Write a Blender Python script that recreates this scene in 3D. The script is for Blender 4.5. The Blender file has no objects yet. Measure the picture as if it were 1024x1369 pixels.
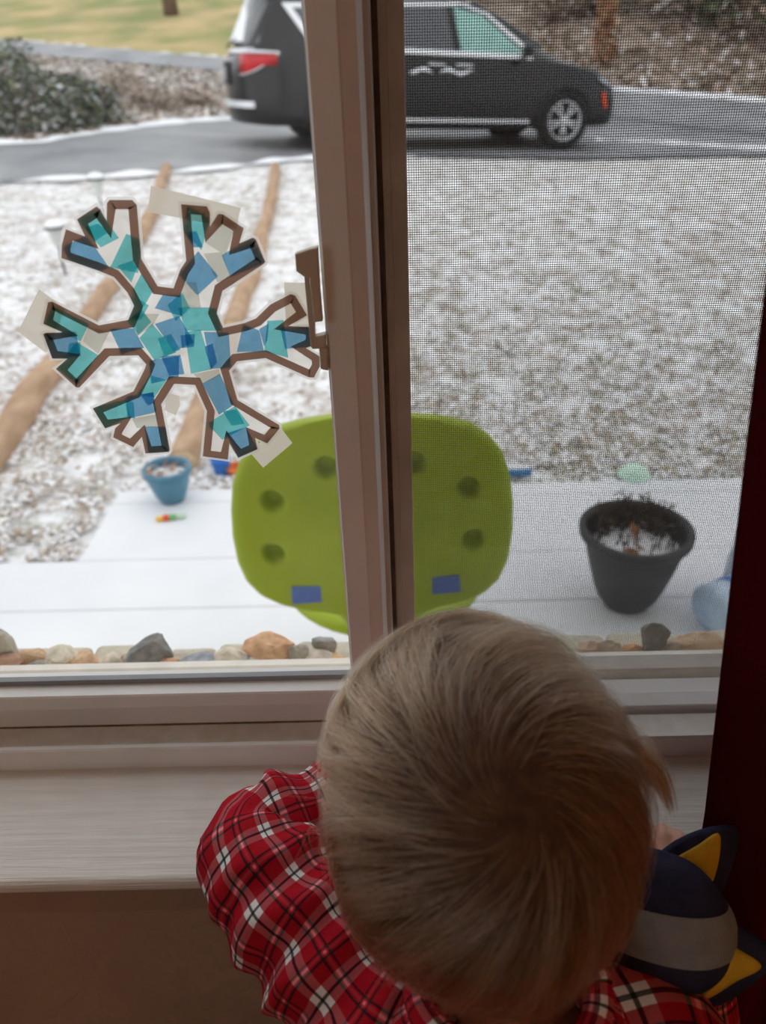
import bpy, bmesh, math, random
import numpy as np
from mathutils import Vector, Matrix, Euler, noise as mnoise
from mathutils.geometry import tessellate_polygon

random.seed(7)
RNG = np.random.default_rng(7)
SC = bpy.context.scene
COL = SC.collection

# ---------------------------------------------------------------- camera
CAM_Z = 1.16
PITCH, ROLL = math.radians(31.0), math.radians(1.25)
F_PX, CX, CY, W_PX, H_PX = 1050.0, 545.0, 684.5, 1024.0, 1369.0
fwd = Vector((0, math.cos(PITCH), -math.sin(PITCH)))
up0 = Vector((0, math.sin(PITCH), math.cos(PITCH)))
rt = Vector((1, 0, 0)) * math.cos(ROLL) - up0 * math.sin(ROLL)
upv = up0 * math.cos(ROLL) + Vector((1, 0, 0)) * math.sin(ROLL)
cam_data = bpy.data.cameras.new('camera')
cam = bpy.data.objects.new('camera', cam_data)
COL.objects.link(cam)
m3 = Matrix((rt, upv, -fwd)).transposed()
cam.matrix_world = Matrix.Translation((0, 0, CAM_Z)) @ m3.to_4x4()
cam_data.sensor_fit = 'AUTO'
cam_data.sensor_width = 36.0
cam_data.lens = F_PX / H_PX * 36.0
cam_data.shift_x = -(CX - W_PX / 2) / H_PX
cam_data.shift_y = (CY - H_PX / 2) / H_PX
cam_data.clip_start = 0.02
cam_data.clip_end = 400
cam_data.dof.use_dof = True
cam_data.dof.focus_distance = 0.55
cam_data.dof.aperture_fstop = 6.5
SC.camera = cam

# ---------------------------------------------------------------- world, exposure
world = bpy.data.worlds.new('overcast_sky')
SC.world = world
world.use_nodes = True
wn = world.node_tree.nodes
wbg = wn['Background']
wbg.inputs['Color'].default_value = (0.94, 0.965, 1.0, 1)
wbg.inputs['Strength'].default_value = 1.0
SC.view_settings.view_transform = 'Standard'
SC.view_settings.look = 'None'
SC.view_settings.gamma = 1.0
SC.view_settings.use_curve_mapping = False
SC.view_settings.exposure = 0.66
SC.cycles.use_denoising = True
SC.cycles.max_bounces = 10
SC.cycles.diffuse_bounces = 5
SC.cycles.transparent_max_bounces = 32
SC.cycles.sample_clamp_indirect = 6.0
SC.cycles.caustics_reflective = False
SC.cycles.caustics_refractive = False

# ---------------------------------------------------------------- places read off the photo
def ray(px, py):
    return fwd + rt * ((px - CX) / F_PX) + upv * ((CY - py) / F_PX)
def at_y(px, py, Y):
    d = ray(px, py); return Vector((0, 0, CAM_Z)) + d * (Y / d.y)
def at_z(px, py, Z):
    d = ray(px, py); return Vector((0, 0, CAM_Z)) + d * ((Z - CAM_Z) / d.z)
def at_d(px, py, D):
    return Vector((0, 0, CAM_Z)) + ray(px, py) * D

# ---------------------------------------------------------------- materials
def lin(c):
    out = []
    for v in c[:3]:
        v = v / 255.0
        out.append(v / 12.92 if v <= 0.04045 else ((v + 0.055) / 1.055) ** 2.4)
    return (*out, 1.0)

class NT:
    def __init__(s, name):
        s.m = bpy.data.materials.new(name); s.m.use_nodes = True
        s.t = s.m.node_tree; s.n = s.t.nodes; s.l = s.t.links
        s.b = s.n['Principled BSDF']; s.out = s.n['Material Output']
    def node(s, kind, **kw):
        nd = s.n.new(kind)
        for k, v in kw.items():
            if k in nd.inputs: nd.inputs[k].default_value = v
            else: setattr(nd, k, v)
        return nd
    def link(s, a, b): s.l.new(a, b)
    def coords(s, kind='Object', scale=(1, 1, 1)):
        tc = s.node('ShaderNodeTexCoord'); mp = s.node('ShaderNodeMapping')
        mp.inputs['Scale'].default_value = scale
        s.link(tc.outputs[kind], mp.inputs['Vector']); return mp.outputs['Vector']
    def noise(s, vec, scale, detail=3, rough=0.55):
        nd = s.node('ShaderNodeTexNoise'); nd.inputs['Scale'].default_value = scale
        nd.inputs['Detail'].default_value = detail; nd.inputs['Roughness'].default_value = rough
        s.link(vec, nd.inputs['Vector']); return nd.outputs['Fac']
    def ramp(s, fac, stops, interp='LINEAR'):
        nd = s.node('ShaderNodeValToRGB'); cr = nd.color_ramp; cr.interpolation = interp
        while len(cr.elements) < len(stops): cr.elements.new(0.5)
        for e, (p, c) in zip(cr.elements, stops):
            e.position = p; e.color = c if len(c) == 4 else (*c, 1)
        s.link(fac, nd.inputs['Fac']); return nd.outputs['Color']
    def mix(s, fac, a, b, blend='MIX'):
        nd = s.node('ShaderNodeMix', data_type='RGBA', blend_type=blend)
        for sock, v in ((nd.inputs[0], fac), (nd.inputs[6], a), (nd.inputs[7], b)):
            if hasattr(v, 'is_linked'): s.link(v, sock)
            else: sock.default_value = v
        return nd.outputs[2]
    def math(s, op, a, b=0.0):
        nd = s.node('ShaderNodeMath', operation=op)
        for sock, v in ((nd.inputs[0], a), (nd.inputs[1], b)):
            if hasattr(v, 'is_linked'): s.link(v, sock)
            else: sock.default_value = v
        return nd.outputs[0]
    def bump(s, height, strength=0.3, dist=0.01):
        nd = s.node('ShaderNodeBump'); nd.inputs['Strength'].default_value = strength
        nd.inputs['Distance'].default_value = dist
        s.link(height, nd.inputs['Height']); s.link(nd.outputs['Normal'], s.b.inputs['Normal'])

def M(name, col, rough=0.6, spec=0.3, var=0.12, vscale=8.0, metal=0.0, bump=None, col2=None, coat=0.0, sub=0.0, stretch=(1, 1, 1)):
    t = NT(name)
    c = lin(col)
    c2 = lin(col2) if col2 else tuple(min(1, v * (1 + var * 2)) for v in c[:3]) + (1,)
    c1 = c if col2 else tuple(v * (1 - var) for v in c[:3]) + (1,)
    v = t.coords('Object', stretch)
    f = t.noise(v, vscale, 4)
    t.link(t.ramp(f, [(0.35, c1), (0.65, c2)]), t.b.inputs['Base Color'])
    t.b.inputs['Roughness'].default_value = rough
    t.b.inputs['Specular IOR Level'].default_value = spec
    t.b.inputs['Metallic'].default_value = metal
    t.b.inputs['Coat Weight'].default_value = coat
    if sub:
        t.b.inputs['Subsurface Weight'].default_value = sub
        t.b.inputs['Subsurface Radius'].default_value = (0.012, 0.005, 0.003)
        t.b.inputs['Subsurface Scale'].default_value = 0.5
    if bump:
        t.bump(t.noise(v, bump[0], 4), bump[1], bump[2] if len(bump) > 2 else 0.01)
    return t.m

def attr_mat(name, rough=0.7, translucent=0.0):
    """colour read from a per-piece colour attribute (leaf by leaf, twig by twig)"""
    t = NT(name)
    a = t.node('ShaderNodeAttribute', attribute_name='tint')
    t.link(a.outputs['Color'], t.b.inputs['Base Color'])
    t.b.inputs['Roughness'].default_value = rough
    t.b.inputs['Specular IOR Level'].default_value = 0.2
    return t.m

# ---------------------------------------------------------------- mesh helpers
def tag(o, label=None, cat=None, group=None, kind=None):
    if label: o['label'] = label
    if cat: o['category'] = cat
    if group: o['group'] = group
    if kind: o['kind'] = kind
    return o

def mesh_obj(name, verts, faces, mat=None, parent=None, smooth=False):
    me = bpy.data.meshes.new(name)
    me.from_pydata([tuple(v) for v in verts], [], faces)
    me.update()
    o = bpy.data.objects.new(name, me); COL.objects.link(o)
    if mat: me.materials.append(mat)
    if smooth: me.shade_smooth()
    if parent:
        o.parent = parent
        o.matrix_parent_inverse = parent.matrix_world.inverted() if parent.type != 'EMPTY' else Matrix.Translation(-parent.location)
    return o

def bm_obj(name, bm, mat=None, parent=None, smooth=False):
    me = bpy.data.meshes.new(name); bm.to_mesh(me); bm.free()
    o = bpy.data.objects.new(name, me); COL.objects.link(o)
    if mat: me.materials.append(mat)
    if smooth: me.shade_smooth()
    if parent:
        o.parent = parent
        o.matrix_parent_inverse = parent.matrix_world.inverted() if parent.type != 'EMPTY' else Matrix.Translation(-parent.location)
    return o

def empty(name, loc=(0, 0, 0)):
    o = bpy.data.objects.new(name, None); COL.objects.link(o); o.location = loc
    o.empty_display_size = 0.05
    return o

def add_box(bm, x0, x1, y0, y1, z0, z1, bev=0.0):
    r = bmesh.ops.create_cube(bm, size=1.0)
    for v in r['verts']:
        v.co = Vector(((x0 + x1) / 2 + v.co.x * (x1 - x0), (y0 + y1) / 2 + v.co.y * (y1 - y0), (z0 + z1) / 2 + v.co.z * (z1 - z0)))
    if bev:
        es = list({e for v in r['verts'] for e in v.link_edges})
        bmesh.ops.bevel(bm, geom=es, offset=bev, segments=2, affect='EDGES', profile=0.5)

def box(name, x0, x1, y0, y1, z0, z1, mat, parent=None, bev=0.0, smooth=False):
    bm = bmesh.new(); add_box(bm, x0, x1, y0, y1, z0, z1, bev)
    return bm_obj(name, bm, mat, parent, smooth)

def extrude_x(name, prof, x0, x1, mat, parent=None, smooth=False):
    """a (y, z) profile swept along x, closed ends"""
    n = len(prof)
    vs = [(x0, p[0], p[1]) for p in prof] + [(x1, p[0], p[1]) for p in prof]
    fs = [(i, (i + 1) % n, n + (i + 1) % n, n + i) for i in range(n)] + [tuple(range(n - 1, -1, -1)), tuple(range(n, 2 * n))]
    return fixn(mesh_obj(name, vs, fs, mat, parent, smooth))

def extrude_z(name, prof, z0, z1, mat, parent=None, smooth=False):
    n = len(prof)
    vs = [(p[0], p[1], z0) for p in prof] + [(p[0], p[1], z1) for p in prof]
    fs = [(i, (i + 1) % n, n + (i + 1) % n, n + i) for i in range(n)] + [tuple(range(n - 1, -1, -1)), tuple(range(n, 2 * n))]
    return fixn(mesh_obj(name, vs, fs, mat, parent, smooth))

def fixn(o):
    bm = bmesh.new(); bm.from_mesh(o.data)
    bmesh.ops.recalc_face_normals(bm, faces=bm.faces); bm.to_mesh(o.data); bm.free()
    return o

def lathe(name, prof, segs, mat, parent=None, loc=(0, 0, 0), smooth=True, axis=None):
    """(r, z) profile turned about z, then placed"""
    vs, fs = [], []
    n = len(prof)
    for k in range(segs):
        a = 2 * math.pi * k / segs
        for r, z in prof: vs.append(Vector((r * math.cos(a), r * math.sin(a), z)))
    for k in range(segs):
        k2 = (k + 1) % segs
        for i in range(n - 1):
            fs.append((k * n + i, k2 * n + i, k2 * n + i + 1, k * n + i + 1))
    R = Vector((0, 0, 1)).rotation_difference(Vector(axis)).to_matrix() if axis else Matrix.Identity(3)
    vs = [R @ v + Vector(loc) for v in vs]
    return mesh_obj(name, vs, fs, mat, parent, smooth)

def catmull(pts, n):
    P = [np.array(p, float) for p in pts]
    P = [2 * P[0] - P[1]] + P + [2 * P[-1] - P[-2]]
    out = []
    segs = len(P) - 3
    for i in range(n):
        u = i / (n - 1) * segs; k = min(int(u), segs - 1); t = u - k
        a, b, c, d = P[k:k + 4]
        out.append(0.5 * ((2 * b) + (c - a) * t + (2 * a - 5 * b + 4 * c - d) * t * t + (3 * b - a - 3 * c + d) * t ** 3))
    return out

def tube(name, pts, radii, mat, parent=None, segs=10, n=None, smooth=True, disp=None, uv=False, caps=True, ref=(0, 0, 1)):
    """swept tube through pts with radii; disp(s, theta, i) moves the skin along its normal"""
    k = len(pts)
    n = n or k
    C = catmull(pts, n) if k > 2 or n > k else [np.array(p, float) for p in pts]
    R = np.interp(np.linspace(0, 1, n), np.linspace(0, 1, k), radii)
    T = [C[min(i + 1, n - 1)] - C[max(i - 1, 0)] for i in range(n)]
    T = [t / (np.linalg.norm(t) + 1e-12) for t in T]
    u = np.array(ref, float); u = u - T[0] * (u @ T[0])
    if np.linalg.norm(u) < 1e-3:
        u = np.array((1.0, 0.1, 0)); u = u - T[0] * (u @ T[0])
    u /= np.linalg.norm(u)
    vs, fs, uvs = [], [], []
    s = 0.0
    for i in range(n):
        if i:
            s += np.linalg.norm(C[i] - C[i - 1])
            u = u - T[i] * (u @ T[i]); u /= np.linalg.norm(u)
        w = np.cross(T[i], u)
        for j in range(segs):
            a = 2 * math.pi * j / segs
            nrm = u * math.cos(a) + w * math.sin(a)
            r = R[i] + (disp(s, a, C[i] + nrm * R[i]) if disp else 0)
            vs.append(C[i] + nrm * r); uvs.append((a, s))
    for i in range(n - 1):
        for j in range(segs):
            j2 = (j + 1) % segs
            fs.append((i * segs + j, i * segs + j2, (i + 1) * segs + j2, (i + 1) * segs + j))
    if caps:
        fs.append(tuple(range(segs - 1, -1, -1))); fs.append(tuple((n - 1) * segs + j for j in range(segs)))
    o = mesh_obj(name, vs, fs, mat, parent, smooth)
    if uv:
        Rm = float(np.mean(R))
        lay = o.data.uv_layers.new(name='cloth')
        for p in o.data.polygons:
            aa = [uvs[v][0] for v in p.vertices]
            wrap = max(aa) - min(aa) > math.pi
            for li, vi in zip(p.loop_indices, p.vertices):
                a, ss = uvs[vi]
                if wrap and a < math.pi: a += 2 * math.pi
                lay.data[li].uv = (a * Rm, ss)
    return o

def quad_cloud(name, P, size, tints, mat, parent=None, up_bias=0.5, curl=0.25, aspect=1.5):
    """many small bent leaves as ONE mesh; tints n x 3 linear colours, one per leaf"""
    n = len(P)
    nrm = RNG.normal(size=(n, 3)); nrm[:, 2] = np.abs(nrm[:, 2]) + up_bias * 3
    nrm /= np.linalg.norm(nrm, axis=1)[:, None]
    a = RNG.normal(size=(n, 3)); a -= nrm * (a * nrm).sum(1)[:, None]; a /= np.linalg.norm(a, axis=1)[:, None]
    b = np.cross(nrm, a)
    s = np.broadcast_to(np.asarray(size), (n,)) * RNG.uniform(0.6, 1.3, n)
    L, Wd = (s * aspect / 2)[:, None], (s / 2)[:, None]
    up = nrm * (s * curl)[:, None]
    V = np.stack([P - a * L, P + b * Wd * .8 - a * L * .1 + up * .3, P + a * L + up, P - b * Wd * .8 - a * L * .1 + up * .3], 1).reshape(-1, 3)
    idx = np.arange(n)[:, None] * 4
    F = np.concatenate([idx + [0, 1, 2], idx + [0, 2, 3]], 1).reshape(-1, 3)
    return raw_mesh(name, V, F, mat, parent, np.repeat(tints, 4, 0))

def raw_mesh(name, V, F, mat, parent=None, tint=None, smooth=False):
    me = bpy.data.meshes.new(name)
    V = np.asarray(V, np.float32); F = np.asarray(F, np.int32)
    k = F.shape[1]
    me.vertices.add(len(V)); me.vertices.foreach_set('co', V.ravel())
    me.loops.add(F.size); me.loops.foreach_set('vertex_index', F.ravel())
    me.polygons.add(len(F)); me.polygons.foreach_set('loop_start', np.arange(0, F.size, k, dtype=np.int32))
    me.update(calc_edges=True); me.validate()
    if tint is not None:
        ca = me.color_attributes.new('tint', 'FLOAT_COLOR', 'POINT')
        ca.data.foreach_set('color', np.concatenate([tint, np.ones((len(tint), 1))], 1).astype(np.float32).ravel())
    me.materials.append(mat)
    if smooth: me.shade_smooth()
    o = bpy.data.objects.new(name, me); COL.objects.link(o)
    if parent:
        o.parent = parent
        o.matrix_parent_inverse = parent.matrix_world.inverted() if parent.type != 'EMPTY' else Matrix.Translation(-parent.location)
    return o

def pal(cols, n, w=None, jit=0.15):
    C = np.array([lin(c)[:3] for c in cols])
    w = np.array(w, float) / sum(w) if w else None
    t = C[RNG.choice(len(C), n, p=w)] * RNG.uniform(1 - jit, 1 + jit, (n, 1))
    return np.clip(t, 0, 0.95)

def plate(name, poly, y0, y1, mat, parent=None, bev=0.0):
    """an (x, z) outline given thickness along y, slightly bevelled"""
    bm = bmesh.new()
    n = len(poly)
    a = [bm.verts.new((p[0], y0, p[1])) for p in poly]
    b = [bm.verts.new((p[0], y1, p[1])) for p in poly]
    bm.faces.new(a); bm.faces.new(b[::-1])
    for i in range(n): bm.faces.new((a[i], b[i], b[(i + 1) % n], a[(i + 1) % n]))
    bmesh.ops.recalc_face_normals(bm, faces=bm.faces)
    if bev:
        es = [e for e in bm.edges if abs(e.verts[0].co.y - e.verts[1].co.y) < 1e-7]
        bmesh.ops.bevel(bm, geom=es, offset=bev, segments=2, affect='EDGES', profile=0.5)
    bmesh.ops.triangulate(bm, faces=[f for f in bm.faces if len(f.verts) > 4])
    return bm_obj(name, bm, mat, parent)

def sstep(a, b, x):
    t = min(1, max(0, (x - a) / (b - a))); return t * t * (3 - 2 * t)

# ================================================================ SETTING: ground outside
P1 = np.array((-9.6, 26.0)); RD = np.array((0.88, -0.474)); RN = np.array((0.474, 0.88))
def ground_z(x, y):
    x = np.asarray(x, float); y = np.asarray(y, float)
    t = np.clip((y - 7) / 4, 0, 1); s_ = t * t * (3 - 2 * t)
    g0 = -0.165 + s_ * (0.055 - 0.045 * np.clip(x, -9, 9))
    dx, dy = x - P1[0], y - P1[1]
    a = np.clip(dx * RD[0] + dy * RD[1], -8, 34); s = dx * RN[0] + dy * RN[1]
    zr = 1.2 - 0.066 * a
    w = np.clip((a - 11) / 6, 0, 1)
    g1 = zr + np.where(s < 0, 0.12 * s, (0.17 + 0.16 * w) * s)
    k = 0.12
    m = np.maximum(g0, g1)
    return m + k * np.log1p(np.exp(-np.abs(g0 - g1) / k)) * 0.5
def gz(x, y): return float(ground_z(x, y))
def on_ground(px, py):
    p = Vector((0, 0, CAM_Z)); d = ray(px, py)
    tt = 0.3
    while tt < 80:
        q = p + d * tt
        if q.z < gz(q.x, q.y): return q
        tt += 0.02
    return p + d * 80

def snowy(name, white, mid, dark, scale, lo, hi, green=None):
    t = NT(name); v = t.coords('Object')
    a = t.noise(v, scale, 5, 0.65); b = t.noise(v, scale * 3.7, 4, 0.6); c = t.noise(v, scale * 0.23, 3)
    f = t.math('ADD', t.math('MULTIPLY', a, 0.55), t.math('ADD', t.math('MULTIPLY', b, 0.3), t.math('MULTIPLY', c, 0.15)))
    base = t.ramp(t.noise(v, scale * 1.7, 4), [(0.35, lin(dark)), (0.65, lin(mid))])
    if green:
        gmask = t.ramp(t.noise(v, scale * 0.4, 3), [(0.5, (0, 0, 0, 1)), (0.62, (1, 1, 1, 1))])
        base = t.mix(gmask, base, lin(green))
    sm = t.ramp(f, [(lo, (0, 0, 0, 1)), (hi, (1, 1, 1, 1))])
    t.link(t.mix(sm, base, lin(white)), t.b.inputs['Base Color'])
    t.b.inputs['Roughness'].default_value = 0.9; t.b.inputs['Specular IOR Level'].default_value = 0.1
    t.bump(f, 0.6, 0.03)
    return t.m
m_lawn = snowy('snow_dusted_lawn', (243, 243, 244), (178, 160, 142), (136, 118, 102), 8.0, 0.38, 0.54, (152, 150, 124))
m_far = M('winter_grass', (196, 172, 128), 0.9, 0.1, vscale=0.55, col2=(138, 142, 92), bump=(6, 0.3, 0.05))
m_wood = M('woodland_litter', (118, 100, 84), 0.95, 0.1, vscale=1.6, col2=(176, 162, 148), bump=(5, 0.6, 0.08))
m_snow = M('fresh_snow', (245, 246, 248), 0.85, 0.15, 0.02, 3.0, bump=(60, 0.12, 0.01))

def terrain(name, x0, x1, nx, ys, mat, amp, keep=None):
    X = np.linspace(x0, x1, nx); Y = np.asarray(ys)
    XX, YY = np.meshgrid(X, Y)
    ZZ = ground_z(XX, YY)
    nz = np.array([[mnoise.noise(Vector((x * 2.3, y * 2.3, 0))) for x in X] for y in Y])
    ZZ = ZZ + amp * nz
    V = np.stack([XX, YY, ZZ], -1).reshape(-1, 3)
    i, j = np.meshgrid(np.arange(len(Y) - 1), np.arange(nx - 1), indexing='ij')
    q = (i * nx + j).ravel()
    F = np.stack([q, q + 1, q + nx + 1, q + nx], 1)
    if keep is not None:
        c = V[F].mean(1); F = F[keep(c[:, 0], c[:, 1])]
        used = np.unique(F); rm = np.full(len(V), -1); rm[used] = np.arange(len(used)); V = V[used]; F = rm[F]
    return tag(raw_mesh(name, V, F, mat, None, None, True), kind='structure')
def sdist(x, y): return (x - P1[0]) * RN[0] + (y - P1[1]) * RN[1]
def along(x, y): return (x - P1[0]) * RD[0] + (y - P1[1]) * RD[1]
ys_near = np.concatenate([np.linspace(0.62, 10, 80), np.linspace(10.2, 40, 110)])
terrain('lawn_ground', -18, 18, 150, ys_near, m_lawn, 0.018, lambda x, y: sdist(x, y) < 0.3)
terrain('far_lawn_ground', -30, 40, 130, np.linspace(4, 70, 130), m_far, 0.05, lambda x, y: (sdist(x, y) >= 0.0) & (x < -1.3))
terrain('woodland_ground', -10, 60, 130, np.linspace(-8, 70, 140), m_wood, 0.15, lambda x, y: (sdist(x, y) >= 0.0) & (x >= -1.45))

def asphalt(name):
    t = NT(name); v = t.coords('Object')
    t.link(t.ramp(t.noise(v, 0.9, 5, 0.6), [(0.3, lin((112, 114, 118))), (0.52, lin((138, 139, 141))), (0.75, lin((168, 168, 168)))]), t.b.inputs['Base Color'])
    t.b.inputs['Roughness'].default_value = 0.55
    t.bump(t.noise(v, 90, 3), 0.3, 0.01); return t.m
m_asph = asphalt('wet_asphalt')
def ribbon(name, edgeA, edgeB, n, k, mat, lift=0.03):
    A, B = catmull(edgeA, n), catmull(edgeB, n)
    V, F = [], []
    for i in range(n):
        for j in range(k):
            p = A[i] * (1 - j / (k - 1)) + B[i] * j / (k - 1)
            V.append((p[0], p[1], gz(p[0], p[1]) + lift))
    for i in range(n - 1):
        for j in range(k - 1):
            q = i * k + j; F.append((q, q + k, q + k + 1, q + 1))
    return tag(mesh_obj(name, V, F, mat, None, True), kind='structure')
def gp(px, py): p = on_ground(px, py); return (p.x, p.y)
near_edge = [(-12, 5.6), (-7.5, 7.4)] + [gp(*q) for q in ((0, 247), (100, 241), (200, 235), (300, 227), (400, 216))] + [(0.2, 10.8), (2.2, 10.95), (4.2, 11.6), (6.5, 12.0), (10, 11.7), (15, 10.3)]
far_edge = [(-14, 9.0), (-8.5, 10.6)] + [gp(*q) for q in ((0, 196), (80, 188), (150, 178), (220, 169), (295, 163))] + [(-1.3, 16.6), (0.8, 17.0), (3.2, 17.2), (6, 16.2), (10, 14.6), (16, 12.0)]
ribbon('driveway', near_edge, far_edge, 70, 12, m_asph, 0.035)
rA = [tuple(P1 + RD * a) for a in (-10, 0, 8, 16, 24, 34)]
rB = [tuple(P1 + RD * a - RN * (1.5 + max(0, a - 12) * .2)) for a in (-10, 0, 8, 16, 24, 34)]
ribbon('road', rA, rB, 60, 8, m_asph, 0.05)

# snow left along the asphalt edges: a low ridge each
def ridge(name, line, w, h, n=80):
    C = catmull(line, n); V, F = [], []
    for i, c in enumerate(C):
        d = C[min(i + 1, n - 1)] - C[max(i - 1, 0)]; d /= np.linalg.norm(d); nn = np.array((-d[1], d[0]))
        ww = w * max(.05, 0.55 + 0.9 * mnoise.noise(Vector((c[0] * 2.3, c[1] * 2.3, 3))))
        for u, hh in ((-1, -0.02), (-0.55, 0.7), (0, 1), (0.55, 0.75), (1, -0.02)):
            p = c + nn * u * ww; V.append((p[0], p[1], gz(p[0], p[1]) + 0.035 + hh * h * ww / w))
    for i in range(n - 1):
        for j in range(4):
            q = i * 5 + j; F.append((q, q + 1, q + 6, q + 5))
    return mesh_obj(name, V, F, m_snow, None, True)
tag(ridge('snow_ridge', [(x, y - 0.08) for x, y in near_edge[1:8]], 0.10, 0.05), 'low white snow ridge along the near driveway edge', 'snow', kind='stuff')
tag(ridge('snow_ridge', [tuple(P1 + RD * a + RN * 0.1) for a in (9, 14, 18, 22, 28)], 0.22, 0.05), 'white snow line along the far road edge below the brush', 'snow', kind='stuff')
tag(ridge('snow_ridge', [(3.0, 13.3), (3.9, 13.2), (4.6, 12.9), (5.6, 12.7), (7.2, 12.7)], 0.22, 0.03), 'thin snow streak on asphalt ahead of the car', 'snow', kind='stuff')
tag(ridge('snow_ridge', [(x, y + .1) for x, y in far_edge[1:8]], 0.2, 0.06), 'snowy fringe where the leafy bank meets the driveway', 'snow', kind='stuff')

# porch: concrete slabs under thin snow
ZP = -0.14
m_conc = M('snow_covered_concrete', (228, 229, 232), 0.85, 0.15, vscale=2.2, col2=(240, 240, 242), bump=(45, 0.15, 0.01))
porch = tag(empty('porch_floor', (0, 1.5, ZP)), kind='structure')
def slab(x0, x1, y0, y1):
    return box('slab', x0, x1, y0, y1, ZP - 0.12, ZP, m_conc, porch, 0.005)
slab(-4.0, 2.4, 0.70, 1.686); slab(-4.0, 2.4, 1.689, 1.924)
slab(-0.975, 2.4, 1.926, 2.257); slab(-0.98, 2.4, 2.260, 2.345)

# ================================================================ SETTING: room shell
XL, XR, YB, ZC = -1.15, 2.0, -2.5, 2.45
WX0, WX1, WZ0, WZ1, WY0, WY1 = -0.66, 0.62, 0.60, 2.12, 0.362, 0.57
m_wall = M('tan_textured_wall_paint', (186, 160, 138), 0.75, 0.25, 0.05, 5, bump=(42, 0.8, 0.006))
m_side = M('exterior_siding', (205, 200, 190), 0.8, 0.2, 0.05, 6)
m_ceil = M('white_ceiling_paint', (232, 228, 220), 0.9, 0.1, 0.03, 4)
m_floor = M('brown_floor_boards', (140, 100, 70), 0.5, 0.4, vscale=5, col2=(168, 124, 88), stretch=(1, 8, 1))
def wall_with_opening(name, fixed, t0, t1, u0, u1, o0, o1, z0, z1, mats, along_x=True):
    """a slab wall from fixed t0 to t1 with one rectangular opening"""
    us, zs = [u0, o0, o1, u1], [-0.3, z0, z1, ZC + .1]
    bm = bmesh.new(); grid = {}
    for k, t in enumerate((t0, t1)):
        for i, u in enumerate(us):
            for j, z in enumerate(zs): grid[(k, i, j)] = bm.verts.new((u, t, z) if along_x else (t, u, z))
    for k in (0, 1):
        for i in range(3):
            for j in range(3):
                if (i, j) != (1, 1):
                    f = bm.faces.new([grid[(k, i, j)], grid[(k, i + 1, j)], grid[(k, i + 1, j + 1)], grid[(k, i, j + 1)]]); f.material_index = k
    for (a, b) in (((1, 1), (2, 1)), ((2, 1), (2, 2)), ((2, 2), (1, 2)), ((1, 2), (1, 1)), ((0, 0), (3, 0)), ((3, 0), (3, 3)), ((3, 3), (0, 3)), ((0, 3), (0, 0))):
        bm.faces.new([grid[(0, *a)], grid[(0, *b)], grid[(1, *b)], grid[(1, *a)]])
    bmesh.ops.recalc_face_normals(bm, faces=bm.faces)
    o = tag(bm_obj(name, bm, mats[0]), kind='structure'); o.data.materials.append(mats[1]); return o
m_wall2 = M('cream_wall_paint', (222, 212, 198), 0.8, 0.2, 0.04, 5)
wall_with_opening('wall_front', 'y', WY0, WY1, XL - .15, XR + .15, WX0, WX1, WZ0, WZ1, (m_wall, m_side))
LY0, LY1, LZ0, LZ1 = -1.5, -0.5, 0.8, 2.1  # opening for the added daylight-fill window
wall_with_opening('wall_left', 'x', XL, XL - .15, YB - .15, WY0, LY0, LY1, LZ0, LZ1, (m_wall2, m_side), False)
tag(box('wall_back', XL - .15, XR + .15, YB - .15, YB, -0.3, ZC + .1, m_wall2), kind='structure')
tag(box('wall_right', XR, XR + .15, YB - .15, WY0, -0.3, ZC + .1, m_wall2), kind='structure')
tag(box('floor', XL - .15, XR + .15, YB - .15, WY1, -0.3, 0, m_floor), kind='structure')
tag(box('ceiling', XL - .3, XR + .3, YB - .3, WY1 + .22, ZC, ZC + .12, m_ceil), kind='structure')
tag(raw_mesh('yard_ground', np.array([(-30, -30, -.32), (30, -30, -.32), (30, .7, -.32), (-30, .7, -.32)]), np.array([[0, 1, 2, 3]]), m_lawn), kind='structure')

# sill board with a rounded nose, and the apron below it
def painted_wood(name, col, col2):
    t = NT(name); v = t.coords('Object', (1.2, 26, 26))
    f = t.noise(v, 9, 5, 0.6); g = t.noise(t.coords('Object', (1, 1, 1)), 30, 4)
    t.link(t.mix(t.math('MULTIPLY', g, 0.25), t.ramp(f, [(0.3, lin(col2)), (0.6, lin(col))]), lin((150, 140, 128))), t.b.inputs['Base Color'])
    t.b.inputs['Roughness'].default_value = 0.42; t.b.inputs['Specular IOR Level'].default_value = 0.4
    t.bump(f, 0.35, 0.004); return t.m
m_sill = painted_wood('white_painted_sill_wood', (246, 242, 235), (234, 228, 218))
m_apron = M('painted_apron', (176, 150, 130), 0.6, 0.3, 0.05, 8)
prof = [(0.338 + 0.006 * (1 - math.cos(a)), 0.654 + 0.006 * math.sin(a)) for a in np.linspace(-math.pi / 2, math.pi / 2, 9)]
prof = prof + [(0.445, 0.660), (0.445, 0.648)]
tag(extrude_x('trim_1', prof, -0.80, 0.76, m_sill), 'white painted wooden window sill with grain and rounded front edge', kind='structure')
tag(box('trim_2', -0.76, 0.72, 0.352, 0.3625, 0.605, 0.648, m_apron, None, 0.002), 'apron strip under the window sill', kind='structure')
for k, (x0, x1, z0, z1) in enumerate(((-0.74, -0.66, 0.66, 2.20), (0.62, 0.70, 0.66, 2.20), (-0.74, 0.70, 2.12, 2.20))):
    if k < 2: z1 = 2.12
    tag(box('trim_%d' % (3 + k), x0, x1, 0.348, 0.3625, z0, z1, m_sill, None, 0.002), kind='structure')

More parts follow.
